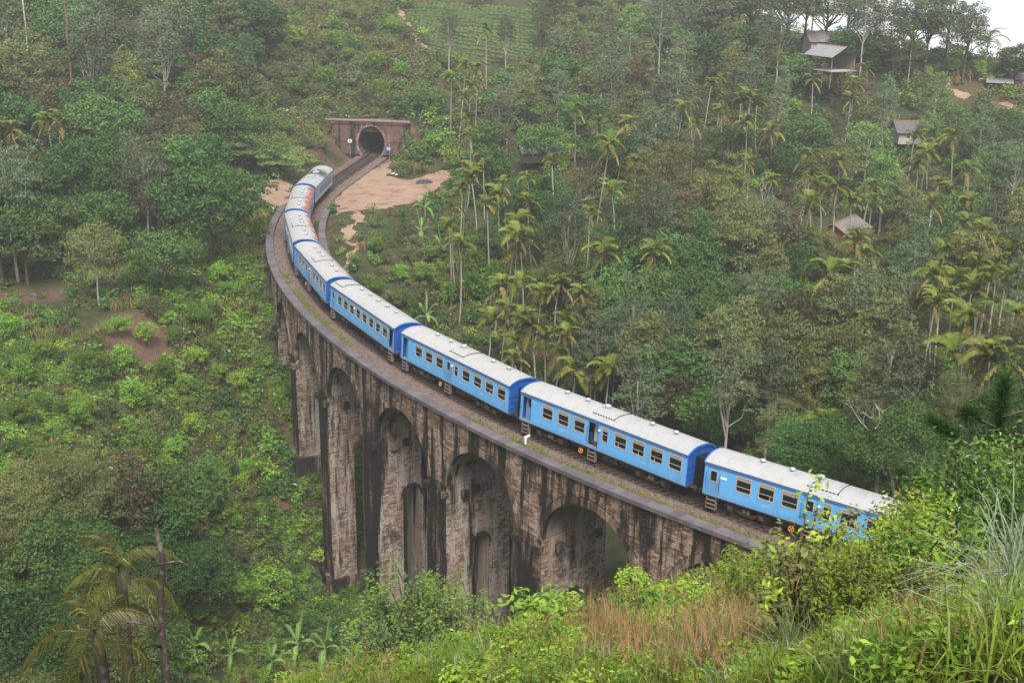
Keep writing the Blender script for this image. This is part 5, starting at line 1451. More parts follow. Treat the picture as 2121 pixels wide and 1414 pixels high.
def assign(items, look, noun_group):
    """unique labels: look + where + place in its row, counted from the left of the photo. items: (obj, px, py, note, lookkey)"""
    rows = {}
    for o, px, py, note, lk in items:
        if note: o['label'] = (look[lk] + ' ' + note); o['group'] = noun_group; continue
        rg = region(px, py); rows.setdefault((lk, rg), []).append((px, py, o))
    for (lk, rg), L_ in rows.items():
        L_.sort(key=lambda q: q[1]); nr = max(1, int(math.ceil(len(L_) / 9)))
        names = ['highest', 'upper', 'middle', 'lower', 'lowest']
        if nr == 1: rn = ['']
        elif nr == 2: rn = ['upper', 'lower']
        elif nr == 3: rn = ['upper', 'middle', 'lower']
        elif nr == 4: rn = ['highest', 'upper', 'lower', 'lowest']
        elif nr == 5: rn = names
        else: rn = [ORD[k] for k in range(nr)]
        per = int(math.ceil(len(L_) / nr))
        for k in range(nr):
            sub = sorted(L_[k * per:(k + 1) * per], key=lambda q: q[0])
            for i, (px, py, o) in enumerate(sub):
                rowtxt = '' if nr == 1 else ' %s row' % rn[k]
                o['label'] = ('%s %s' % (look[lk], rg)) if len(L_) == 1 else '%s %s,%s %s from left' % (look[lk], rg, rowtxt, ORD[i])
                o['group'] = noun_group
items = []
for i, (kind, P, h, px, py, w, t, note) in enumerate(TREES):
    r = random.Random(i * 7 + 3)
    tr_, cr_, H, rx = PROTO[kind + '_n' if (t < 105 and kind + '_n' in PROTO) else kind][r.randrange(3)]
    sc = h / H
    nm = {'small': 'small_tree', 'scrub': 'scrub_tree', 'dense': 'dense_tree', 'flush': 'dense_tree', 'paleround': 'dense_tree', 'olive': 'feathery_tree', 'brown': 'thin_tree', 'silver': 'slender_tree', 'bright': 'airy_tree', 'layered': 'tiered_tree'}.get(kind, 'spreading_tree')
    root = obj(nm, None, loc=P, rot=(0, 0, r.uniform(0, 6.28)), scale=(sc * r.uniform(0.92, 1.12), sc * r.uniform(0.92, 1.12), sc))
    obj('trunk', tr_, root); obj('crown', cr_, root)
    root['category'] = 'tree'; items.append((root, px, py, note, kind))
assign(items, LOOK, 'trees of the wooded valley')

# tall bare or dead trees
for px, py, h, k, lab in [(1590, 345, 8, 0, 'bare tree with twisted white branches among the olive trees'), (1165, 355, 8, 1, 'bare grey-branched tree between the areca palms'), (1880, 800, 10, 1, 'leafless pale tree with spreading limbs behind the nearest coach'), (1140, 150, 12, 2, 'bare brown tree beside the tea slope')]:
    q = stand(px, py, h)
    if q: 
        o = obj('bare_tree', None, loc=q[0], rot=(0, 0, px), scale=h / 9.0); obj('branches', BARE[k], o); tag(o, lab, 'tree', 'bare trees')

def at_depth(px, py, d):
    P = CAM + ray(px, py) / FOC * d; z = gz1(P[0], P[1]); return np.array([P[0], P[1], z]), float(P[2] - z)
def pole_tree(px, py, h, r0, m_, lab, name='tree_snag', limbs=0, d=None):
    q = stand(px, py, h)
    if d: 
        P_, h = at_depth(px, py, d); q = (P_, d)
    if not q: return
    r = np.random.default_rng(int(px)); z = np.linspace(-1, h, 10)
    mb = MB().tube(np.c_[np.cumsum(r.normal(0, 0.05, 10)), np.cumsum(r.normal(0, 0.05, 10)), z], r0 * np.linspace(1.2, 0.55, 10) * r.uniform(0.85, 1.15, 10), 8)
    o = obj(name, None, loc=q[0]); obj('trunk', mb.build('trunk', m_, True), o)
    for k in range(limbs):
        a = r.uniform(0, 6.28); zz = h * r.uniform(0.45, 0.95); L_ = r.uniform(0.4, 1.3)
        obj('broken_limb', MB().tube([(0, 0, zz), (math.cos(a) * L_ * .6, math.sin(a) * L_ * .6, zz + .2), (math.cos(a) * L_, math.sin(a) * L_, zz + r.uniform(-.2, .5))], [r0 * .35, r0 * .25, r0 * .1], 5).build('broken_limb', m_, True), o)
    tag(o, lab, 'tree')
pole_tree(312, 1098, 13, 0.11, m_snag, 'dark dead trunk with broken stubs standing beside the sugar palm', limbs=7, d=30)
pole_tree(1630, 248, 8, 0.32, m_barkp, 'pale broken-topped tree stump on the right slope', limbs=2)
pole_tree(128, -40, 26, 0.2, m_barkr, 'very tall reddish bare trunk rising out of the left wood')
pole_tree(45, -20, 22, 0.2, m_barkp, 'tall pale bare trunk at the top left corner of the photo')

palms = []
for i, (px, py) in enumerate(AREC):
    r = random.Random(i)
    near_ = py > 560
    h = r.uniform(5.5, 8) if (px < 1330 and py > 560) else r.uniform(8.0, 11.5)
    q = stand(px, py, h)
    if q is None: continue
    P, t = q
    s_, off = track_rs(P[0], P[1])
    if off > -6.5 and 0 < s_ < 125 and px > 560:             # keep clear of the viaduct: a shorter palm farther back
        q = stand(px, py, 3.6)
        if q is None: continue
        P, t = q; h = 3.6
        s_, off = track_rs(P[0], P[1])
        if off > -5.5 and 0 < s_ < 125: continue
    root = obj('areca_palm', None, loc=P, rot=(r.gauss(0, .075), r.gauss(0, .075), r.uniform(0, 6.28)))
    k = r.uniform(0.85, 1.4)
    so = obj('trunk', STEM[i % 4], root, scale=(1.1, 1.1, h / 9.0))
    sh = obj('crownshaft', SHAFT, root, (0, 0, h - 9.0))
    nf = r.randint(11, 13)
    yl = r.uniform(0.35, 0.75)
    for f in range(nf):
        u = f / (nf - 1); pool = FRG if u < yl else (FRY if u < 0.85 else FRH)
        if u > 0.3 and r.random() < 0.15: continue
        obj('frond', pool[r.randrange(2)], root, (0, 0, h + 0.6 - 0.35 * u), (0, -0.75 * (1 - u) ** 1.5, f * 2.4 + r.uniform(-.5, .5)), k * r.uniform(0.75, 1.15))
    root['category'] = 'palm tree'; palms.append((root, px, py, None, 'p'))
assign(palms, {'p': 'slender areca palm'}, 'areca palms on the slopes')

def big_palm(name, px, py, h, pool, nf, r0, m_, lab, cat, k=1.0, lift=0.55, d=None):
    q = stand(px, py, h)
    if d:
        P_, h = at_depth(px, py, d); q = (P_, d)
    if not q: return
    r = random.Random(int(px)); root = obj(name, None, loc=q[0]); obj('trunk', stem_mesh(h, r0, m_, 0.05, int(px)), root)
    for f in range(nf):
        u = f / (nf - 1)
        obj('frond', pool[f % 2], root, (0, 0, h - 0.8 * u), (0, -lift * (1 - u) ** 1.3 + 0.25 * u, f * 2.4), k * r.uniform(0.85, 1.1))
    tag(root, lab, cat)
big_palm('coconut_palm', 2048, 82, 6.5, COCO, 13, 0.2, m_areca, 'coconut palm with long arching fronds against the sky on the ridge', 'palm tree', 1.1, 0.9)
big_palm('coconut_palm', 1689, -10, 13, COCO, 14, 0.15, m_areca, 'tall hazy coconut palm on the ridge above the upper house', 'palm tree', 0.9)
big_palm('sugar_palm', 250, 1180, 14, SUG, 11, 0.24, m_snag, 'big drooping yellow-green sugar palm at the lower left of the photo', 'palm tree', 0.66, 0.8, d=42)
big_palm('sugar_palm', 200, 1300, 9, SUG, 9, 0.22, m_snag, 'second drooping sugar palm standing under the big one', 'palm tree', 0.7, 0.6, d=38)
big_palm('sugar_palm', 1563, 745, 9, SUG, 11, 0.2, m_snag, 'drooping fishtail palm in the wood behind the nearest coaches', 'palm tree', 0.8, 0.7)

# banana plants
BAN = [(872,452,3.8),(883,628,3.6),(880,405,3.8),(915,490,3.2),(1000,485,3.4),(1190,545,3.6),(1265,668,4),(275,782,3.2),(1632,600,4.2),(1560,628,4.2),(1650,540,4),(1505,690,3),(335,398,3.2),(400,1308,3.0),(478,1330,2.6),(562,1345,2.8),(615,1302,3.6),(672,1310,3.6),(728,1335,3.0),(1695,280,3.4),(1715,575,3),(700,1372,2.4)]
bans = []
for i, (px, py, h) in enumerate(BAN):
    q = stand(px, py, h)
    if q is None: continue
    r = random.Random(i + 50); root = obj('banana_plant', None, loc=q[0], rot=(0, 0, r.uniform(0, 6.28)), scale=h / 3.4)
    obj('stem', BANS, root)
    nf = r.randint(7, 9)
    for f in range(nf):
        u = f / (nf - 1); k = 3 if u < 0.12 else (1 if u < 0.45 else (0 if u < 0.75 else 2))
        obj('leaf', BANL[k], root, (0, 0, 1.95 - 0.25 * u), (0, -0.25 * (1 - u), f * 2.4 + r.uniform(-.3, .3)), r.uniform(0.85, 1.1))
    root['category'] = 'banana plant'; bans.append((root, px, py, None, 'b'))
assign(bans, {'b': 'broad-leaved banana plant'}, 'banana plants')

# ------------------------------------------------------------------ undergrowth (masses nobody could count)
r = np.random.default_rng(11)
tea_poly = pix_poly([(832, 22), (900, 5), (1010, 12), (1110, 25), (1120, 130), (1000, 135), (905, 118), (858, 62)])
def ok_spots(px, py, P, t, margin=5.0):
    s_, off = track_rs(P[:, 0], P[:, 1])
    inpier = np.zeros(len(P), bool)
    for sa, sb2, zb_ in PIERS: inpier |= (s_ > sa - 0.9) & (s_ < sb2 + 0.9)
    bad = np.isnan(t) | ((np.abs(off) < margin) & (s_ > -70) & (s_ < 125) & (inpier | (P[:, 2] > -6))) | ((np.abs(off) < 3.9) & (s_ > 120) & (s_ < S_PORTAL + 1))
    bad |= (s_ > S_PORTAL - 12) & (s_ < S_PORTAL + 2) & (np.abs(off) < 7.0)
    for poly in [CLEARING, LEFTDIRT, tea_poly] + PATHS + HILLPATHS: bad |= in_poly(P[:, 0], P[:, 1], poly)
    return ~bad
def soil_prob(P):
    q = np.zeros(len(P))
    for px, py, rad, w in SOIL_W: q = np.maximum(q, w * np.exp(-((P[:, 0] - px) ** 2 + (P[:, 1] - py) ** 2) / (rad * rad)))
    return q
SOIL_W = []
for px, py, rad, w in SOIL:
    g = hit_ground(px, py)
    if g is not None: SOIL_W.append((g[0], g[1], rad, w))
def mass(name, n, region_, protos, wts, scl, label, cat, seed, dmin=55, dmax=420, tilt=0.15, extra=None):
    r = np.random.default_rng(seed); region_ = np.asarray(region_, float)
    lo, hi = region_.min(0), region_.max(0)
    px, py = r.uniform(lo[0], hi[0], n), r.uniform(lo[1], hi[1], n); k = in_poly(px, py, region_); px, py = px[k], py[k]
    P, t = hit_many(px, py); ok = ok_spots(px, py, P, t) & (t > dmin) & (t < dmax)
    if extra is not None: ok &= extra(P, t)
    P, t = P[ok], t[ok]
    k = r.uniform(size=len(P)) > soil_prob(P) * 0.95; P, t = P[k], t[k]
    m = len(P)
    rot = np.c_[r.normal(0, tilt, m), r.normal(0, tilt, m), r.uniform(0, 6.28, m)]
    pn_ = _vn(P[:, 0], P[:, 1], 11, seed + 3) * 0.6 + _vn(P[:, 0], P[:, 1], 4.5, seed + 9) * 0.4      # each kind grows in patches
    sc = r.uniform(*scl, m) ** 1.4 * np.clip(t / 140, 0.75, 1.6) * (1 + 0.35 * _vn(P[:, 0], P[:, 1], 7, seed))
    u = np.clip(np.mod(r.uniform(0, 0.55, m) + 0.9 * (pn_ + 0.6), 1.0), 0, 0.9999)
    pick = np.searchsorted(np.cumsum(np.array(wts) / sum(wts)), u)
    return scatter(name, protos, P, rot, sc, np.minimum(pick, len(protos) - 1), label, cat)
CLG = [clump(1, 'shrub', 230, 1.0, 1.1, 0.21), clump(2, 'dense', 230, 1.0, 1.2, 0.22), clump(3, 'lime', 200, 0.9, 0.9, 0.2), clump(4, 'hill', 210, 1.0, 1.0, 0.2), clump(5, 'olive', 200, 0.9, 1.1, 0.18), clump(6, 'brown', 130, 0.9, 0.8, 0.18),
       tuft(7, 90, 1.1, 0.05, [M_GR, M_GY], 0.8, 0.35), tuft(8, 90, 1.0, 0.05, [M_GY, M_GD], 0.8, 0.35), clump(9, 'glossy', 150, 1.0, 0.9, 0.34)]
mass('undergrowth', 10500, [(-80, -40), (2200, -40), (2200, 1100), (1700, 1040), (1480, 930), (1050, 790), (860, 690), (720, 600), (690, 440), (600, 330), (540, 430), (560, 700), (680, 1230), (900, 1330), (-80, 1450)], CLG, [3, 6, 0.4, 1.5, 2, 1, 0.8, 0.3, 1.2], (0.8, 1.5), 'tangled leafy undergrowth covering the slopes', 'undergrowth', 1)
mass('creeper_slope', 7000, [(330, 480), (560, 440), (575, 560), (600, 650), (700, 850), (770, 1000), (800, 1290), (450, 1300), (100, 1000), (-20, 880), (-20, 640), (190, 720), (350, 760)], CLG, [6, 2.0, 1.6, 1.6, 1.3, 0.5, 1.6, 0.7, 2.4], (0.5, 1.3), 'bright green creepers and bushes on the open slope left of the viaduct', 'creepers', 2)
mass('hill_scrub', 4200, [(480, -40), (900, -40), (900, 240), (860, 300), (640, 330), (480, 330)], CLG, [1, 0.5, 0.6, 5, 1.5, 1.2, 2, 2.5, 0], (0.6, 1.15), 'pale grassy scrub on the hill above the tunnel', 'scrub', 3)
mass('clearing_grass', 2600, [(600, 300), (960, 300), (960, 460), (600, 460)], [CLG[6], CLG[7]], [3, 1], (0.12, 0.3), 'short grass at the edges of the dirt clearing', 'grass', 4)
# weeds in the gravel along the outer parapet
s_ = r.uniform(8, 100, 2600); of = np.clip(np.abs(r.normal(2.55, 0.28, 2600)), 1.9, 3.0); z_ = np.interp(of, offs, Z0)
k = _vn(s_, of * 0, 6, 9) + 0.5 * _vn(s_, of, 1.2, 3) > 0.05
P = tpt(s_[k], of[k], z_[k]); m = len(P)
WEED = [tuft(21, 26, 0.2, 0.016, [M_GR, M_GY], 0.9, 0.10), tuft(22, 24, 0.16, 0.016, [M_GY, M_GD], 0.9, 0.10), clump(23, 'shrub', 60, 0.16, 0.14, 0.05)]
scatter('gravel_weeds', WEED, P, np.c_[np.zeros((m, 2)), r.uniform(0, 6.28, m)], r.uniform(0.6, 1.5, m), r.choice(3, m, p=[.5, .3, .2]), 'patchy weeds growing in the gravel along the parapet', 'weeds')

# tea bushes in rows
TEA = [clump(31 + k, 'tea', 420, 0.75, 0.75, 0.15) for k in range(3)]
yb = np.arange(tea_poly[:, 1].min() - 5, tea_poly[:, 1].max() + 5, 1.9)
nrow = 0
for j, y in enumerate(yb):
    xs = np.arange(tea_poly[:, 0].min(), tea_poly[:, 0].max(), 1.05); yy = y + 0.5 * np.sin(xs * 0.25 + j) + r.uniform(-.2, .2, len(xs))
    k = in_poly(xs, yy, tea_poly) & (r.uniform(size=len(xs)) < 0.93); xs, yy = xs[k], yy[k]
    if len(xs) < 4: continue
    zz = gm(xs, yy); mb = MB()
    o = obj('tea_hedge', None, loc=(xs.mean(), yy.mean(), zz.mean()))
    V_, F_ = [], []
    for q in range(len(xs)):
        src = TEA[q % 3]; co = np.empty(len(src.vertices) * 3, np.float32); src.vertices.foreach_get('co', co); co = co.reshape(-1, 3)
        a = r.uniform(0, 6.28); s1 = r.uniform(0.8, 1.1); sub = r.uniform(size=len(co) // 4) < 0.45
        co = co.reshape(-1, 4, 3)[sub]; Rm = np.array([[math.cos(a), -math.sin(a), 0], [math.sin(a), math.cos(a), 0], [0, 0, 1]])
        mb.add((co.reshape(-1, 3) @ Rm.T) * s1 + np.array([xs[q] - xs.mean(), yy[q] - yy.mean(), zz[q] - zz.mean()]), np.arange(co.shape[0] * 4).reshape(-1, 4))
    bpy.data.objects.remove(o)
    o = obj('tea_hedge', mb.build('tea_hedge', M_LEAF['tea']), loc=(xs.mean(), yy.mean(), zz.mean()))
    nrow += 1
    tag(o, 'clipped tea hedge on the hazy upper slope, %s row counted from below' % ORD[nrow - 1], 'tea hedge', 'rows of the tea field')

# ------------------------------------------------------------------ the viewer's own hillside
def fmass(name, n, region_, protos, wts, scl, label, cat, seed, dmin=5, dmax=75, tilt=0.12, up=0.0):
    r = np.random.default_rng(seed); region_ = np.asarray(region_, float); lo, hi = region_.min(0), region_.max(0)
    px, py = r.uniform(lo[0], hi[0], n), r.uniform(lo[1], hi[1], n); k = in_poly(px, py, region_); px, py = px[k], py[k]
    P, t = hit_many(px, py, up, 3.5); P[:, 2] += 0
    ok = ok_spots(px, py, P, t, 4.6) & (t > dmin) & (t < dmax); P, t = P[ok], t[ok]; m = len(P)
    P[:, 2] = gm(P[:, 0], P[:, 1])
    return scatter(name, protos, P, np.c_[r.normal(0, tilt, m), r.normal(0, tilt, m), r.uniform(0, 6.28, m)], r.uniform(*scl, m) * np.clip((t / 14) ** 0.55, 0.7, 2.2), r.choice(len(protos), m, p=np.array(wts) / sum(wts)), label, cat)
FG = [tuft(41, 105, 0.38, 0.009, [M_GR], 0.75, 0.13), tuft(42, 90, 0.34, 0.011, [M_GR, M_GR, M_GY], 0.8, 0.13), tuft(43, 60, 0.55, 0.012, [M_GD, M_GY], 0.7, 0.12), tuft(44, 46, 0.85, 0.008, [M_GD, M_GD, M_GY], 0.6, 0.14), clump(45, 'lime', 120, 0.28, 0.34, 0.075), clump(46, 'shrub', 120, 0.28, 0.36, 0.07), tuft(47, 80, 0.46, 0.009, [M_GS, M_GR], 0.85, 0.12), clump(48, 'brown', 70, 0.3, 0.25, 0.06)]
ALLFG = [(560, 1430), (760, 1395), (1000, 1330), (1150, 1290), (1400, 1225), (1560, 1200), (1640, 1150), (1800, 1070), (2140, 1000), (2140, 1450)]
fmass('grass', 5200, ALLFG, FG, [5, 4, 0.5, 0.15, 2.2, 2.6, 0.8, 0.3], (0.6, 1.05), 'green grass and low weeds covering the near hillside', 'grass', 1)
fmass('dry_grass', 700, [(1200, 1290), (1400, 1200), (1640, 1160), (1700, 1250), (1560, 1420), (1350, 1430), (1180, 1380)], FG, [1.5, 1.5, 3, 3, 1.5, 1.5, 0, 1.5], (0.6, 1.2), 'dry brown grass stalks on the near hillside below the bush', 'grass', 2)
fmass('bright_grass', 900, [(1800, 1270), (2000, 1200), (2140, 1130), (2140, 1450), (1700, 1450)], [FG[0], FG[1], FG[6], FG[4], FG[5]], [4, 3, 0.6, 2, 1.5], (0.7, 1.1), 'bright green grass in the lower right corner', 'grass', 5)
# ground between the spur and the valley, seen past the near slope
mass('valley_scrub', 4000, [(-60, 1260), (420, 1290), (700, 1230), (1180, 1240), (1330, 1215), (1560, 1215), (1640, 1165), (1640, 1230), (1100, 1330), (560, 1430), (-60, 1450)], CLG, [4, 2, 3, 0.5, 1, 0.6, 1, 0.6, 1], (0.6, 1.1), 'leafy scrub at the foot of the viaduct piers', 'scrub', 8, dmin=24, dmax=130)

# bushes, saplings and big tufts one can pick out nearby
def twig_bush(seed, H, R_, nst, leaf, kind, dens=26, mats=None, lw=0.5, cluster=0.16):
    """a bush of thin stems, each ending in sprays of leaves: returns (stems mesh, leaves mesh)"""
    r = np.random.default_rng(seed); st, lv = MB(), MB()
    for _ in range(nst):
        a = r.uniform(0, 6.28); q = R_ * math.sqrt(r.uniform(0.02, 1)); hh = H * (1 - 0.45 * (q / R_) ** 2) * r.uniform(0.6, 1.05)
        e = np.array([q * math.cos(a), q * math.sin(a), hh]); p0 = np.array([e[0] * 0.15, e[1] * 0.15, -0.15]); mid = (p0 + e) / 2 + r.normal(0, 0.06 * H, 3)
        st.tube([p0, mid, e], [0.012 * H, 0.008 * H, 0.003 * H], 4, cap=False)
        for f in (0.55, 0.7, 0.85, 1.0, 1.0):
            c = (mid + (e - mid) * (f - 0.5) * 2) + r.normal(0, cluster * 0.4, 3)
            k = int(dens * r.uniform(0.6, 1.3)); u = r.normal(size=(k, 3)); u /= np.linalg.norm(u, axis=1)[:, None]
            nrm = u.copy(); nrm[:, 2] = np.abs(nrm[:, 2]) + 0.5
            leaf_cards(lv, c + u * cluster * r.uniform(0.3, 1.2, (k, 1)), nrm + r.normal(0, 0.35, (k, 3)), leaf, leaf * lw, r, 1 if (mats and len(mats) > 1 and f == 1.0 and r.random() < 0.35) else 0)
    return st.build('stems', m_bark, True), lv.build('leaves', mats or [M_LEAF[kind]])
def place_bush(name, px, py, h, meshes, lab, cat='bush', group='bushes on the near hillside', d=None, sc=1.0, parts=('stems', 'foliage')):
    """px, py: where the top shows; the foot is on the ground"""
    q = stand(px, py, h * sc, 3.5)
    if d is not None:
        P = CAM + ray(px, py) / FOC * d; foot = np.array([P[0], P[1], gz1(P[0], P[1])]); sc = max(0.3, (P[2] - foot[2]) / h)
    elif q is None: return None
    else: foot = q[0]
    root = obj(name, None, loc=foot, rot=(0, 0, px * 0.37), scale=sc)
    for nm, me in zip(parts, meshes): obj(nm, me, root)
    return tag(root, lab, cat, group)
B1 = twig_bush(1, 2.0, 0.62, 40, 0.075, 'lime', 22, [M_LEAF['lime'], M_LEAF['olive']], 0.42)
B2 = twig_bush(2, 2.2, 0.75, 60, 0.065, 'glossy', 28, [M_LEAF['glossy'], M_LEAF['shrub']], 0.5, 0.2)
B3 = twig_bush(3, 1.0, 0.4, 14, 0.06, 'lime', 20, None, 0.4, 0.1)
B4 = twig_bush(4, 1.1, 0.45, 16, 0.07, 'shrub', 20, [M_LEAF['shrub'], M_LEAF['lime']], 0.4, 0.12)
B5 = twig_bush(5, 1.7, 0.55, 28, 0.08, 'olive', 18, [M_LEAF['olive'], M_LEAF['lime']], 0.45, 0.14)
place_bush('bush', 1760, 1120, 2.0, B1, 'bright green bush covering the end of the nearest coach', d=11)
place_bush('bush', 1700, 1020, 1.7, B5, 'olive-tipped bush in front of the nearest coach', d=11.5)
place_bush('bush', 1785, 1090, 2.0, B1, 'lime bush between the olive-tipped bush and the tall lime bush', d=10.5)
place_bush('bush', 1925, 1000, 2.0, B1, 'highest lime bush, just left of the glossy bushes', d=12.5)
place_bush('bush', 1850, 1070, 2.0, B1, 'tall lime green bush right of the olive-tipped bush', d=12)
place_bush('bush', 2075, 895, 2.2, B2, 'large glossy-leaved bush at the right edge below the pine', d=14)
place_bush('bush', 2120, 880, 2.2, B2, 'glossy bush cut off by the right edge of the photo', d=15)
place_bush('bush', 1985, 950, 2.2, B2, 'glossy bush left of the largest glossy bush', d=13.5)
place_bush('bush', 1955, 1010, 1.1, B4, 'fresh green bush between the lime bush and the glossy bush', d=11)
place_bush('bush', 1930, 1110, 2.0, B5, 'twiggy bush with brown stems in front of the coach end', d=10.5)
place_bush('bush', 1560, 1120, 1.0, B3, 'single lime weed standing out on the parapet end', d=22)
place_bush('bush', 1320, 1160, 1.1, B3, 'lime green weed in front of the second arch', d=26)
place_bush('bush', 1105, 1240, 1.4, B3, 'upright lime weed in front of a pier foot', d=30)
place_bush('bush', 1395, 1290, 1.1, B4, 'leafy weed amid the dry grass, leftmost', d=17)
place_bush('bush', 1690, 1230, 1.1, B4, 'leafy weed at the foot of the bright bush', d=13)
place_bush('bush', 1800, 1240, 1.1, B4, 'leafy weed below the twiggy bush', d=12)
place_bush('bush', 1180, 1360, 1.0, B3, 'lime weed near the bottom of the photo left of the dry grass', d=17)
place_bush('bush', 950, 1360, 1.0, B4, 'green weed near the bottom of the photo under the sapling', d=22)
B6 = twig_bush(6, 7.0, 2.6, 26, 0.21, 'bright', 24, [M_LEAF['bright'], M_LEAF['shrub']], 0.5, 0.5)
place_bush('sapling', 850, 1130, 7.0, B6, 'light green leafy sapling in front of the tall piers', 'tree', 'saplings before the viaduct', d=52)
place_bush('sapling', 950, 1170, 7.0, B6, 'light green sapling right of the tallest sapling before the piers', 'tree', 'saplings before the viaduct', d=50)
place_bush('sapling', 790, 1215, 7.0, B6, 'light green sapling left of the tallest sapling before the piers', 'tree', 'saplings before the viaduct', d=54)
# pine sapling
pn = MB(); rr_ = np.random.default_rng(5)
pst = MB().tube([(0, 0, -0.3), (0.03, 0, 1.5), (0, 0.02, 3.0)], [0.05, 0.035, 0.012], 6).build('trunk', m_bark, True)
def needles(mb, p0, p1, n, L_):
    t = rr_.uniform(0.1, 1, n); C = p0 + (p1 - p0) * t[:, None]; D = rr_.normal(size=(n, 3)) * 0.65 + (p1 - p0) / np.linalg.norm(p1 - p0); D /= np.linalg.norm(D, axis=1)[:, None]
    sd = np.cross(D, rr_.normal(size=(n, 3))); sd /= np.linalg.norm(sd, axis=1)[:, None]
    mb.add(np.stack([C - sd * 0.006, C + sd * 0.006, C + D * L_ * rr_.uniform(.6, 1.1, (n, 1))], 1).reshape(-1, 3), np.arange(3 * n).reshape(-1, 3))
M_PINE = leafmat('pine_needles', (0.02, 0.07, 0.018), (0.06, 0.14, 0.03), 0.15, 0.4)
needles(pn, np.array([0, 0, 1.6]), np.array([0, 0, 3.1]), 1500, 0.28)
pbr = MB()
for k in range(14):
    a = k * 2.4; z0 = 0.8 + 0.14 * k; L_ = 1.0 * (1 - (z0 - 0.8) / 3.0) + 0.2; p0 = np.array([0, 0, z0]); p1 = np.array([L_ * math.cos(a), L_ * math.sin(a), z0 + 0.5 * L_])
    pbr.tube([p0, p1], [0.02, 0.008], 4, cap=False); needles(pn, p0 * 0.5 + p1 * 0.5, p1, 620, 0.24)
P = CAM + ray(2085, 775) / FOC * 22; foot = np.array([P[0], P[1], gz1(P[0], P[1])])
pine = tag(obj('pine_sapling', None, loc=foot, scale=max(1, (P[2] - foot[2]) / 3.2)), 'dark green long-needled young pine at the right edge of the photo', 'tree')
obj('trunk', pst, pine); obj('branches', pbr.build('branches', m_bark), pine); obj('needles', pn.build('needles', M_PINE), pine)
# silver grass tussocks
SG = [tuft(61, 230, 1.2, 0.009, [M_GS], 1.0, 0.10, 0.85), tuft(62, 180, 1.0, 0.009, [M_GS, M_GR], 1.0, 0.10, 0.85), tuft(63, 150, 0.7, 0.012, [M_GR], 0.95, 0.14, 0.7)]
for px, py, d, k, sc, lab in [(2105, 1270, 9.5, 0, 0.9, 'big arching silvery grass tussock at the right edge'), (2080, 1345, 7.5, 1, 0.7, 'silvery tussock below the big arching one'), (1640, 1370, 11, 1, 0.9, 'silvery tussock at the bottom, left of the bright grass'), (1420, 1400, 12, 1, 0.8, 'silvery tussock at the bottom amid the dry grass'), (1850, 1330, 10, 2, 0.7, 'fresh green tussock left of the silvery ones'), (2060, 1400, 6.5, 2, 0.7, 'broad-bladed bright grass tussock in the bottom corner'), (1930, 1400, 8, 2, 0.65, 'bright grass tussock at the bottom beside the corner tussock'), (1240, 1400, 13, 1, 0.7, 'small silvery tussock at the bottom, farthest left')]:
    P = hit_many(px, py, 0.0, 3.0)[0][0]
    tag(obj('grass_tussock', SG[k], loc=P, rot=(0, 0, px), scale=sc), lab, 'grass tussock', 'grass tussocks on the near hillside')

# ------------------------------------------------------------------ houses and small things
m_tin = plain('tin_roof', (0.16, 0.148, 0.138), 0.55, 0.4, 0.1, var=0.3, scale=1.5, coord='obj', dirt=(0.28, 0.17, 0.12))
m_tinw = plain('tin_roof_white', (0.21, 0.21, 0.215), 0.5, 0.4, var=0.35, scale=1.5, coord='obj')
m_tind = plain('dark_roof', (0.10, 0.095, 0.10), 0.7, 0.3, var=0.3, scale=1.5, coord='obj')
m_ridge = plain('ridge_red', (0.36, 0.14, 0.10), 0.7, var=0.2)
m_wallg = plain('plaster_grey', (0.36, 0.34, 0.32), 0.85, var=0.25, scale=1.2, dirt=(0.16, 0.13, 0.11))
m_wallo = plain('plaster_orange', (0.34, 0.115, 0.04), 0.8, var=0.3, scale=1.5)
m_doorb = plain('door_blue', (0.02, 0.13, 0.26), 0.5, var=0.15)
m_wood = plain('timber', (0.20, 0.15, 0.11), 0.8, var=0.4, scale=5)
def corr(name, u0, u1, p0, p1, m_, n=26):
    """corrugated roof slope from ridge p0 (y,z) to eave p1 (y,z) between x=u0..u1"""
    mb = MB(); xs = np.linspace(u0, u1, n * 2 + 1); d = np.array([p1[0] - p0[0], p1[1] - p0[1]]); nn = np.array([-d[1], d[0]]) / np.hypot(*d); nn = nn if nn[1] > 0 else -nn
    V = []
    for i, x in enumerate(xs):
        h = 0.03 if i % 2 else 0
        for q in (p0, p1): V.append((x, q[0] + nn[0] * h, q[1] + nn[1] * h))
        for q in (p0, p1): V.append((x, q[0] + nn[0] * (h - 0.03), q[1] + nn[1] * (h - 0.03)))
    mb.add(V, [[4 * i, 4 * i + 4, 4 * i + 5, 4 * i + 1] for i in range(2 * n)] + [[4 * i + 2, 4 * i + 3, 4 * i + 7, 4 * i + 6] for i in range(2 * n)])
    return mb.build(name, m_)
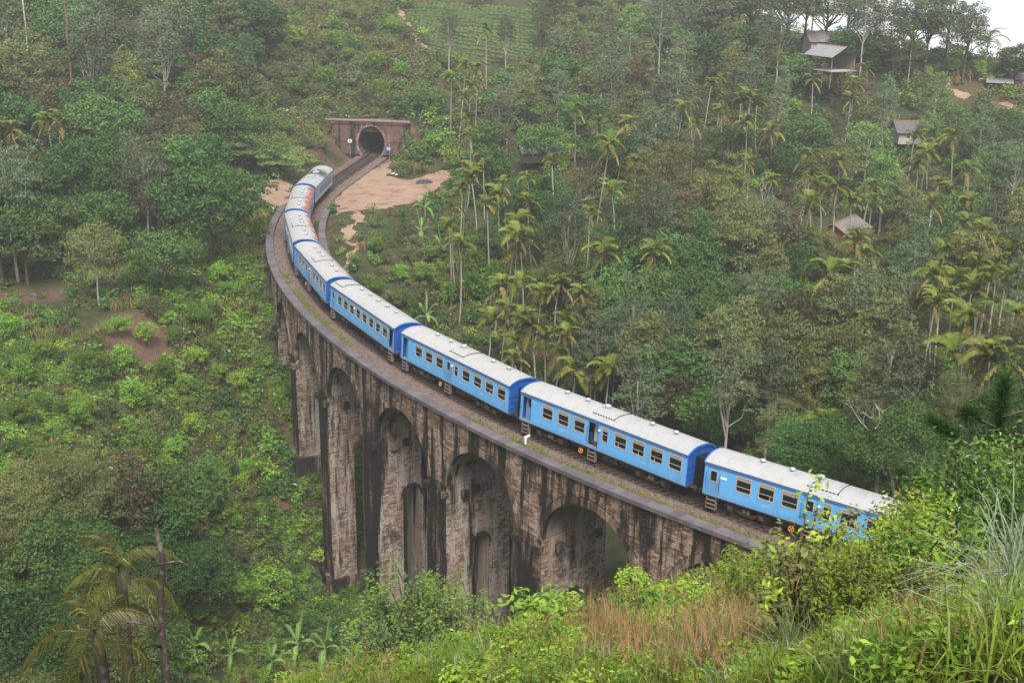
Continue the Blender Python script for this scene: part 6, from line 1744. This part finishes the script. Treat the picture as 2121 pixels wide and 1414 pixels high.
def house(px, py, w, dpt, hw, rise, rot, m_w, m_r, lab, openside=False, stilts=0.0, door=None, ridge=None, name='house', over=0.5, nwin=2, d=None, gdoor=False):
    """px, py: the foot of its front wall in the photo"""
    g = hit_ground(px, py) if d is None else CAM + ray(px, py) / FOC * d
    zz = max(gz1(g[0], g[1]), g[2] if d else -99) + 0.05
    root = tag(obj(name, None, loc=(g[0], g[1], zz), rot=(0, 0, rot)), lab, 'house' if name == 'house' else 'hut')
    z0 = stilts
    if not openside:
        ops = [('win', -w / 2 + w * (k + 0.7) / (nwin + 0.4) - 0.4, -w / 2 + w * (k + 0.7) / (nwin + 0.4) + 0.4, 1.0, 2.0) for k in range(nwin)]
        if door is not None: ops = [('win', door - 0.45, door + 0.45, 0.02, 2.0)] + [o for o in ops if abs((o[1] + o[2]) / 2 - door) > 1.0]
        ops2 = [(k_, a + w / 2, b_ + w / 2, c + z0, d_ + z0) for k_, a, b_, c, d_ in ops]
        wm = wall_mesh(ops2, 'front_wall', m_w, w, z0, z0 + hw, 0.15); wm.materials[1] = m_w
        obj('front_wall', wm, root, (-w / 2, 0, 0))
        for k_, a, b_, c, d_ in ops:
            if c > 0.5:
                wi = obj('window', frame_mesh('window_frame', b_ - a, d_ - c, 0.07, 0.02, 0.08, m_white), root, ((a + b_) / 2, 0, z0 + (c + d_) / 2)); obj('pane', plate('pane', b_ - a - 0.12, d_ - c - 0.12, 0.01, m_glass), wi, (0, 0.08, 0))
            else: obj('door', plate('door', b_ - a, d_ - c, 0.05, m_doorb), root, ((a + b_) / 2, 0.05, z0 + (c + d_) / 2))
        obj('back_wall', MB().box((0, dpt, z0 + hw / 2), (w, 0.15, hw)).build('back_wall', m_w), root)
        for x in (-w / 2 + 0.075, w / 2 - 0.075):
            gw_ = MB().add([(x, 0.16, z0), (x, dpt - 0.1, z0), (x, dpt - 0.1, z0 + hw), (x, dpt / 2, z0 + hw + rise * 0.92), (x, 0.16, z0 + hw)], [[0, 1, 2, 3, 4]])
            obj('gable_wall', gw_.build('gable_wall', m_w), root)
    else:
        for x in np.linspace(-w / 2 + 0.2, w / 2 - 0.2, 4):
            for y in (0.15, dpt - 0.15): obj('post', MB().box((x, y, (z0 + hw) / 2 - 0.4), (0.14, 0.14, z0 + hw + 0.8)).build('post', m_wood), root)
        obj('back_wall', MB().box((0, dpt - 0.3, z0 + hw / 2), (w, 0.12, hw)).build('back_wall', m_w), root)
    if stilts: obj('floor_slab', MB().box((0, dpt / 2, z0 - 0.12), (w + 0.5, dpt + 0.5, 0.24)).build('floor_slab', m_wallg), root)
    if stilts and not openside:
        for x in np.linspace(-w / 2, w / 2, 4): obj('post', MB().box((x, 0.1, z0 / 2 - 0.6), (0.25, 0.25, z0 + 0.7)).build('post', m_wallg), root)
    if gdoor: obj('door', MB().box((-w / 2 + 0.02, dpt * 0.45, z0 + 1.05), (0.06, 0.9, 2.0)).build('door', m_doorb), root)
    zt = z0 + hw; sl = rise / (dpt / 2)
    obj('roof', corr('roof', -w / 2 - over, w / 2 + over, (dpt / 2, zt + rise), (-over, zt - over * sl), m_r), root); obj('roof', corr('roof', -w / 2 - over, w / 2 + over, (dpt / 2, zt + rise), (dpt + over, zt - over * sl), m_r), root)
    obj('ridge_cap', MB().box((0, dpt / 2, zt + rise + 0.03), (w + 2 * over, 0.3, 0.08)).build('ridge_cap', ridge or m_r), root)
    return root
house(1712, 112, 7, 5, 2.7, 1.7, 0.12, m_wallg, m_tin, 'grey plastered house with pale roof near the ridge top', d=246)
house(1692, 172, 7.5, 6, 2.8, 1.7, -1.1, m_wood, m_tinw, 'open-sided house on stilts with white roof below the upper house', True, 2.6, ridge=m_ridge, d=232)
house(1775, 515, 8, 4.6, 2.7, 1.3, 0.95, m_wallo, m_tin, 'orange house with a blue door half hidden by areca palms', nwin=2, d=172, gdoor=True)
house(1893, 300, 6, 5, 2.4, 1.6, 0.05, m_wallg, m_tind, 'low house with dark roof and red ridge on the right slope', ridge=m_ridge, d=218)
house(2066, 206, 4.2, 3.5, 1.9, 0.6, -0.35, m_wood, m_tinw, 'small open tin-roofed hut beside the ridge path', True, name='hut', over=0.4, d=232)
house(2118, 200, 4.2, 3.5, 2.0, 0.9, 0.3, m_wood, m_tin, 'brown shed at the right edge beside the tin-roofed hut', name='hut', nwin=1, d=234)
house(1108, 338, 4.0, 3.5, 1.9, 0.9, 0.2, m_wood, m_tinw, 'small hut with pale patched roof amid the palms', name='hut', nwin=1, d=203)
# tunnel signs, post, bench, stone ring
def local(px, py, z): 
    d = ray(px, py); return CAM + d * ((z - CAMH) / d[2])
m_signb = plain('sign_blue', (0.03, 0.16, 0.52), 0.5, var=0.1); m_signt = plain('sign_print', (0.10, 0.10, 0.10), 0.6)
P = tpt(S_PORTAL - 0.6, -3.6, -0.5)
sg_ = tag(obj('tunnel_sign', None, loc=P, rot=(0, 0, -0.05)), 'blue enamel sign on a thin pole right of the tunnel mouth', 'sign')
obj('pole', MB().tube([(0, 0, 0), (0, 0, 4.6)], 0.045, 6).build('pole', m_metal), sg_); obj('sign_plate', plate('sign_plate', 0.95, 0.7, 0.04, m_signb), sg_, (-0.1, -0.07, 1.9))
for z, w_ in ((0.17, 0.6), (0.0, 0.7), (-0.17, 0.45)): obj('lettering', plate('lettering', w_, 0.07, 0.01, m_white), sg_, (-0.1, -0.096, 1.9 + z))
P = tpt(S_PORTAL - 0.3, 4.1, -0.5)
sg_ = tag(obj('tunnel_number_board', None, loc=P, rot=(0, 0, -0.1)), 'small white number board left of the tunnel mouth', 'sign')
obj('pole', MB().tube([(0, 0, 0), (0, 0, 3.3)], 0.05, 6).build('pole', m_metal), sg_); obj('sign_plate', plate('sign_plate', 0.75, 0.6, 0.04, m_white), sg_, (0, -0.07, 3.1)); obj('lettering', plate('lettering', 0.4, 0.2, 0.01, m_signt), sg_, (0.0, -0.095, 3.08))
P = local(1088, 921, -0.3)
gp = tag(obj('gradient_post', None, loc=P, rot=(0, 0, 0.5)), 'short white gradient post beside the track, below the coach with open middle door', 'post')
obj('post', MB().box((0, 0, 0.35), (0.14, 0.12, 0.8)).build('post', m_white), gp); obj('arm', MB().box((0.16, 0, 0.68), (0.5, 0.07, 0.17), Matrix.Rotation(-0.35, 3, 'Y')).build('arm', m_white), gp)
g = hit_ground(560, 386)
bn = tag(obj('timber_bench', None, loc=g, rot=(0, 0, 0.1)), 'rough timber bench and table under the flat-tiered tree', 'bench')
obj('table_top', MB().box((0, 0, 0.8), (2.6, 0.8, 0.07)).build('table_top', m_wood), bn)
for y in (-0.8, 0.8): obj('seat', MB().box((0, y, 0.45), (2.4, 0.3, 0.06)).build('seat', m_wood), bn)
for x in (-1.0, 1.0):
    for y, h_ in ((-0.8, .45), (0.8, .45), (-0.25, .8), (0.25, .8)): obj('leg', MB().box((x, y, h_ / 2 - .1), (0.1, 0.1, h_ + 0.1)).build('leg', m_wood), bn)
g = hit_ground(879, 381)
m_rock = plain('dark_stone', (0.07, 0.075, 0.085), 0.8, var=0.5, scale=3)
ring = tag(obj('stone_ring', None, loc=g), 'ring of dark stones round a hollow on the clearing', 'stone ring')
rs_ = np.random.default_rng(9)
def rock(seed, s):
    q = np.random.default_rng(seed); th = np.linspace(0, 2 * np.pi, 8)[:-1]; mb = MB()
    mb.lathe([(0.3, -0.3), (0.9, -0.1), (1.0, 0.25), (0.6, 0.6), (0.1, 0.72)], 7); V = mb.v[0] * q.uniform(0.75, 1.2, mb.v[0].shape) * s; mb.v[0] = V; return mb.build('stone', m_rock)
ROCKS = [rock(k, 0.28) for k in range(4)]
for k in range(20):
    a = k / 20 * 6.283; obj('stone', ROCKS[k % 4], ring, (1.25 * math.cos(a), 1.25 * math.sin(a), 0.1), (0, 0, k), rs_.uniform(0.8, 1.25))
for k in range(12):
    a = (k + .5) / 12 * 6.283; obj('stone', ROCKS[k % 4], ring, (1.15 * math.cos(a), 1.15 * math.sin(a), 0.38), (0, 0.3, k * 2), rs_.uniform(0.7, 1.0))
m_trash = plain('litter', (0.6, 0.6, 0.62), 0.5, var=0.3)
for k, (px, py) in enumerate([(813, 361), (822, 363), (838, 358), (829, 360), (819, 358)]):
    g = hit_ground(px, py)
    if g is not None: tag(obj('litter_scrap', MB().add([(-.3, -.15, 0.06), (.3, -.2, .12), (.25, .2, .2), (-.2, .25, .1)], [[0, 1, 2, 3]]).add([(-.3, -.15, 0.03), (.3, -.2, .09), (.25, .2, .17), (-.2, .25, .07)], [[3, 2, 1, 0]]).build('litter_scrap', m_trash), loc=g, rot=(0, 0, k * 1.3), scale=1.3), 'scrap of white litter on grass right of tunnel, %s from left' % ORD[(0, 2, 4, 3, 1)[k]], 'litter', 'litter by the tunnel')
# boulders on the left slope
for k, (px, py, s) in enumerate([(30, 625, 3.2), (75, 612, 2.4), (130, 606, 2.0), (210, 740, 2.0)]):
    g = hit_ground(px, py); tag(obj('boulder', ROCKS[k % 4], loc=g, rot=(0, 0, k), scale=s), 'mossy brown boulder on the left slope, %s from left' % ORD[k], 'boulder', 'boulders on the left slope')

# ------------------------------------------------------------------ cloud lying in the valley beyond the ridge
cxs, cys = np.linspace(40, 1900, 90), np.linspace(318, 1990, 90)
CXX, CYY = np.meshgrid(cxs, cys); CZZ = -3 + 5 * _vn(CXX, CYY, 160, 1) + 3 * _vn(CXX, CYY, 60, 2) + 1.5 * _vn(CXX, CYY, 35, 3) - 8 * _ss((420 - CYY) / 110) - 6 * _ss((120 - CXX) / 80)
idx = np.arange(8100).reshape(90, 90)
m_cloud = plain('cloud', (0.42, 0.43, 0.45), 1.0, 0.0, var=0.03, scale=0.02)
cb = MB().add(np.stack([CXX, CYY, CZZ], -1).reshape(-1, 3), np.stack([idx[:-1, :-1], idx[:-1, 1:], idx[1:, 1:], idx[1:, :-1]], -1).reshape(-1, 4)).build('cloud_bank', m_cloud, True)
tag(obj('cloud_bank', cb), 'white cloud filling the valley beyond the right ridge', 'cloud', kind='stuff')

# ------------------------------------------------------------------ the misty air over the whole valley
hz = MB().box((100, 190, 20), (4200, 4200, 260)).build('haze', None)
hz.materials.clear()
m_hz = bpy.data.materials.new('haze'); m_hz.use_nodes = True; nt = m_hz.node_tree; nt.nodes.clear()
pv = nt.nodes.new('ShaderNodeVolumePrincipled'); pv.inputs['Color'].default_value = (0.93, 0.95, 1.0, 1); pv.inputs['Density'].default_value = HAZE_DENSITY; pv.inputs['Anisotropy'].default_value = 0.2
pv.inputs['Density Attribute'].default_value = ''; pv.inputs['Temperature Attribute'].default_value = ''; pv.inputs['Color Attribute'].default_value = ''
ou = nt.nodes.new('ShaderNodeOutputMaterial'); nt.links.new(pv.outputs[0], ou.inputs['Volume']); hz.materials.append(m_hz)
tag(obj('haze', hz), 'pale mist hanging in the valley air', 'mist', kind='stuff')
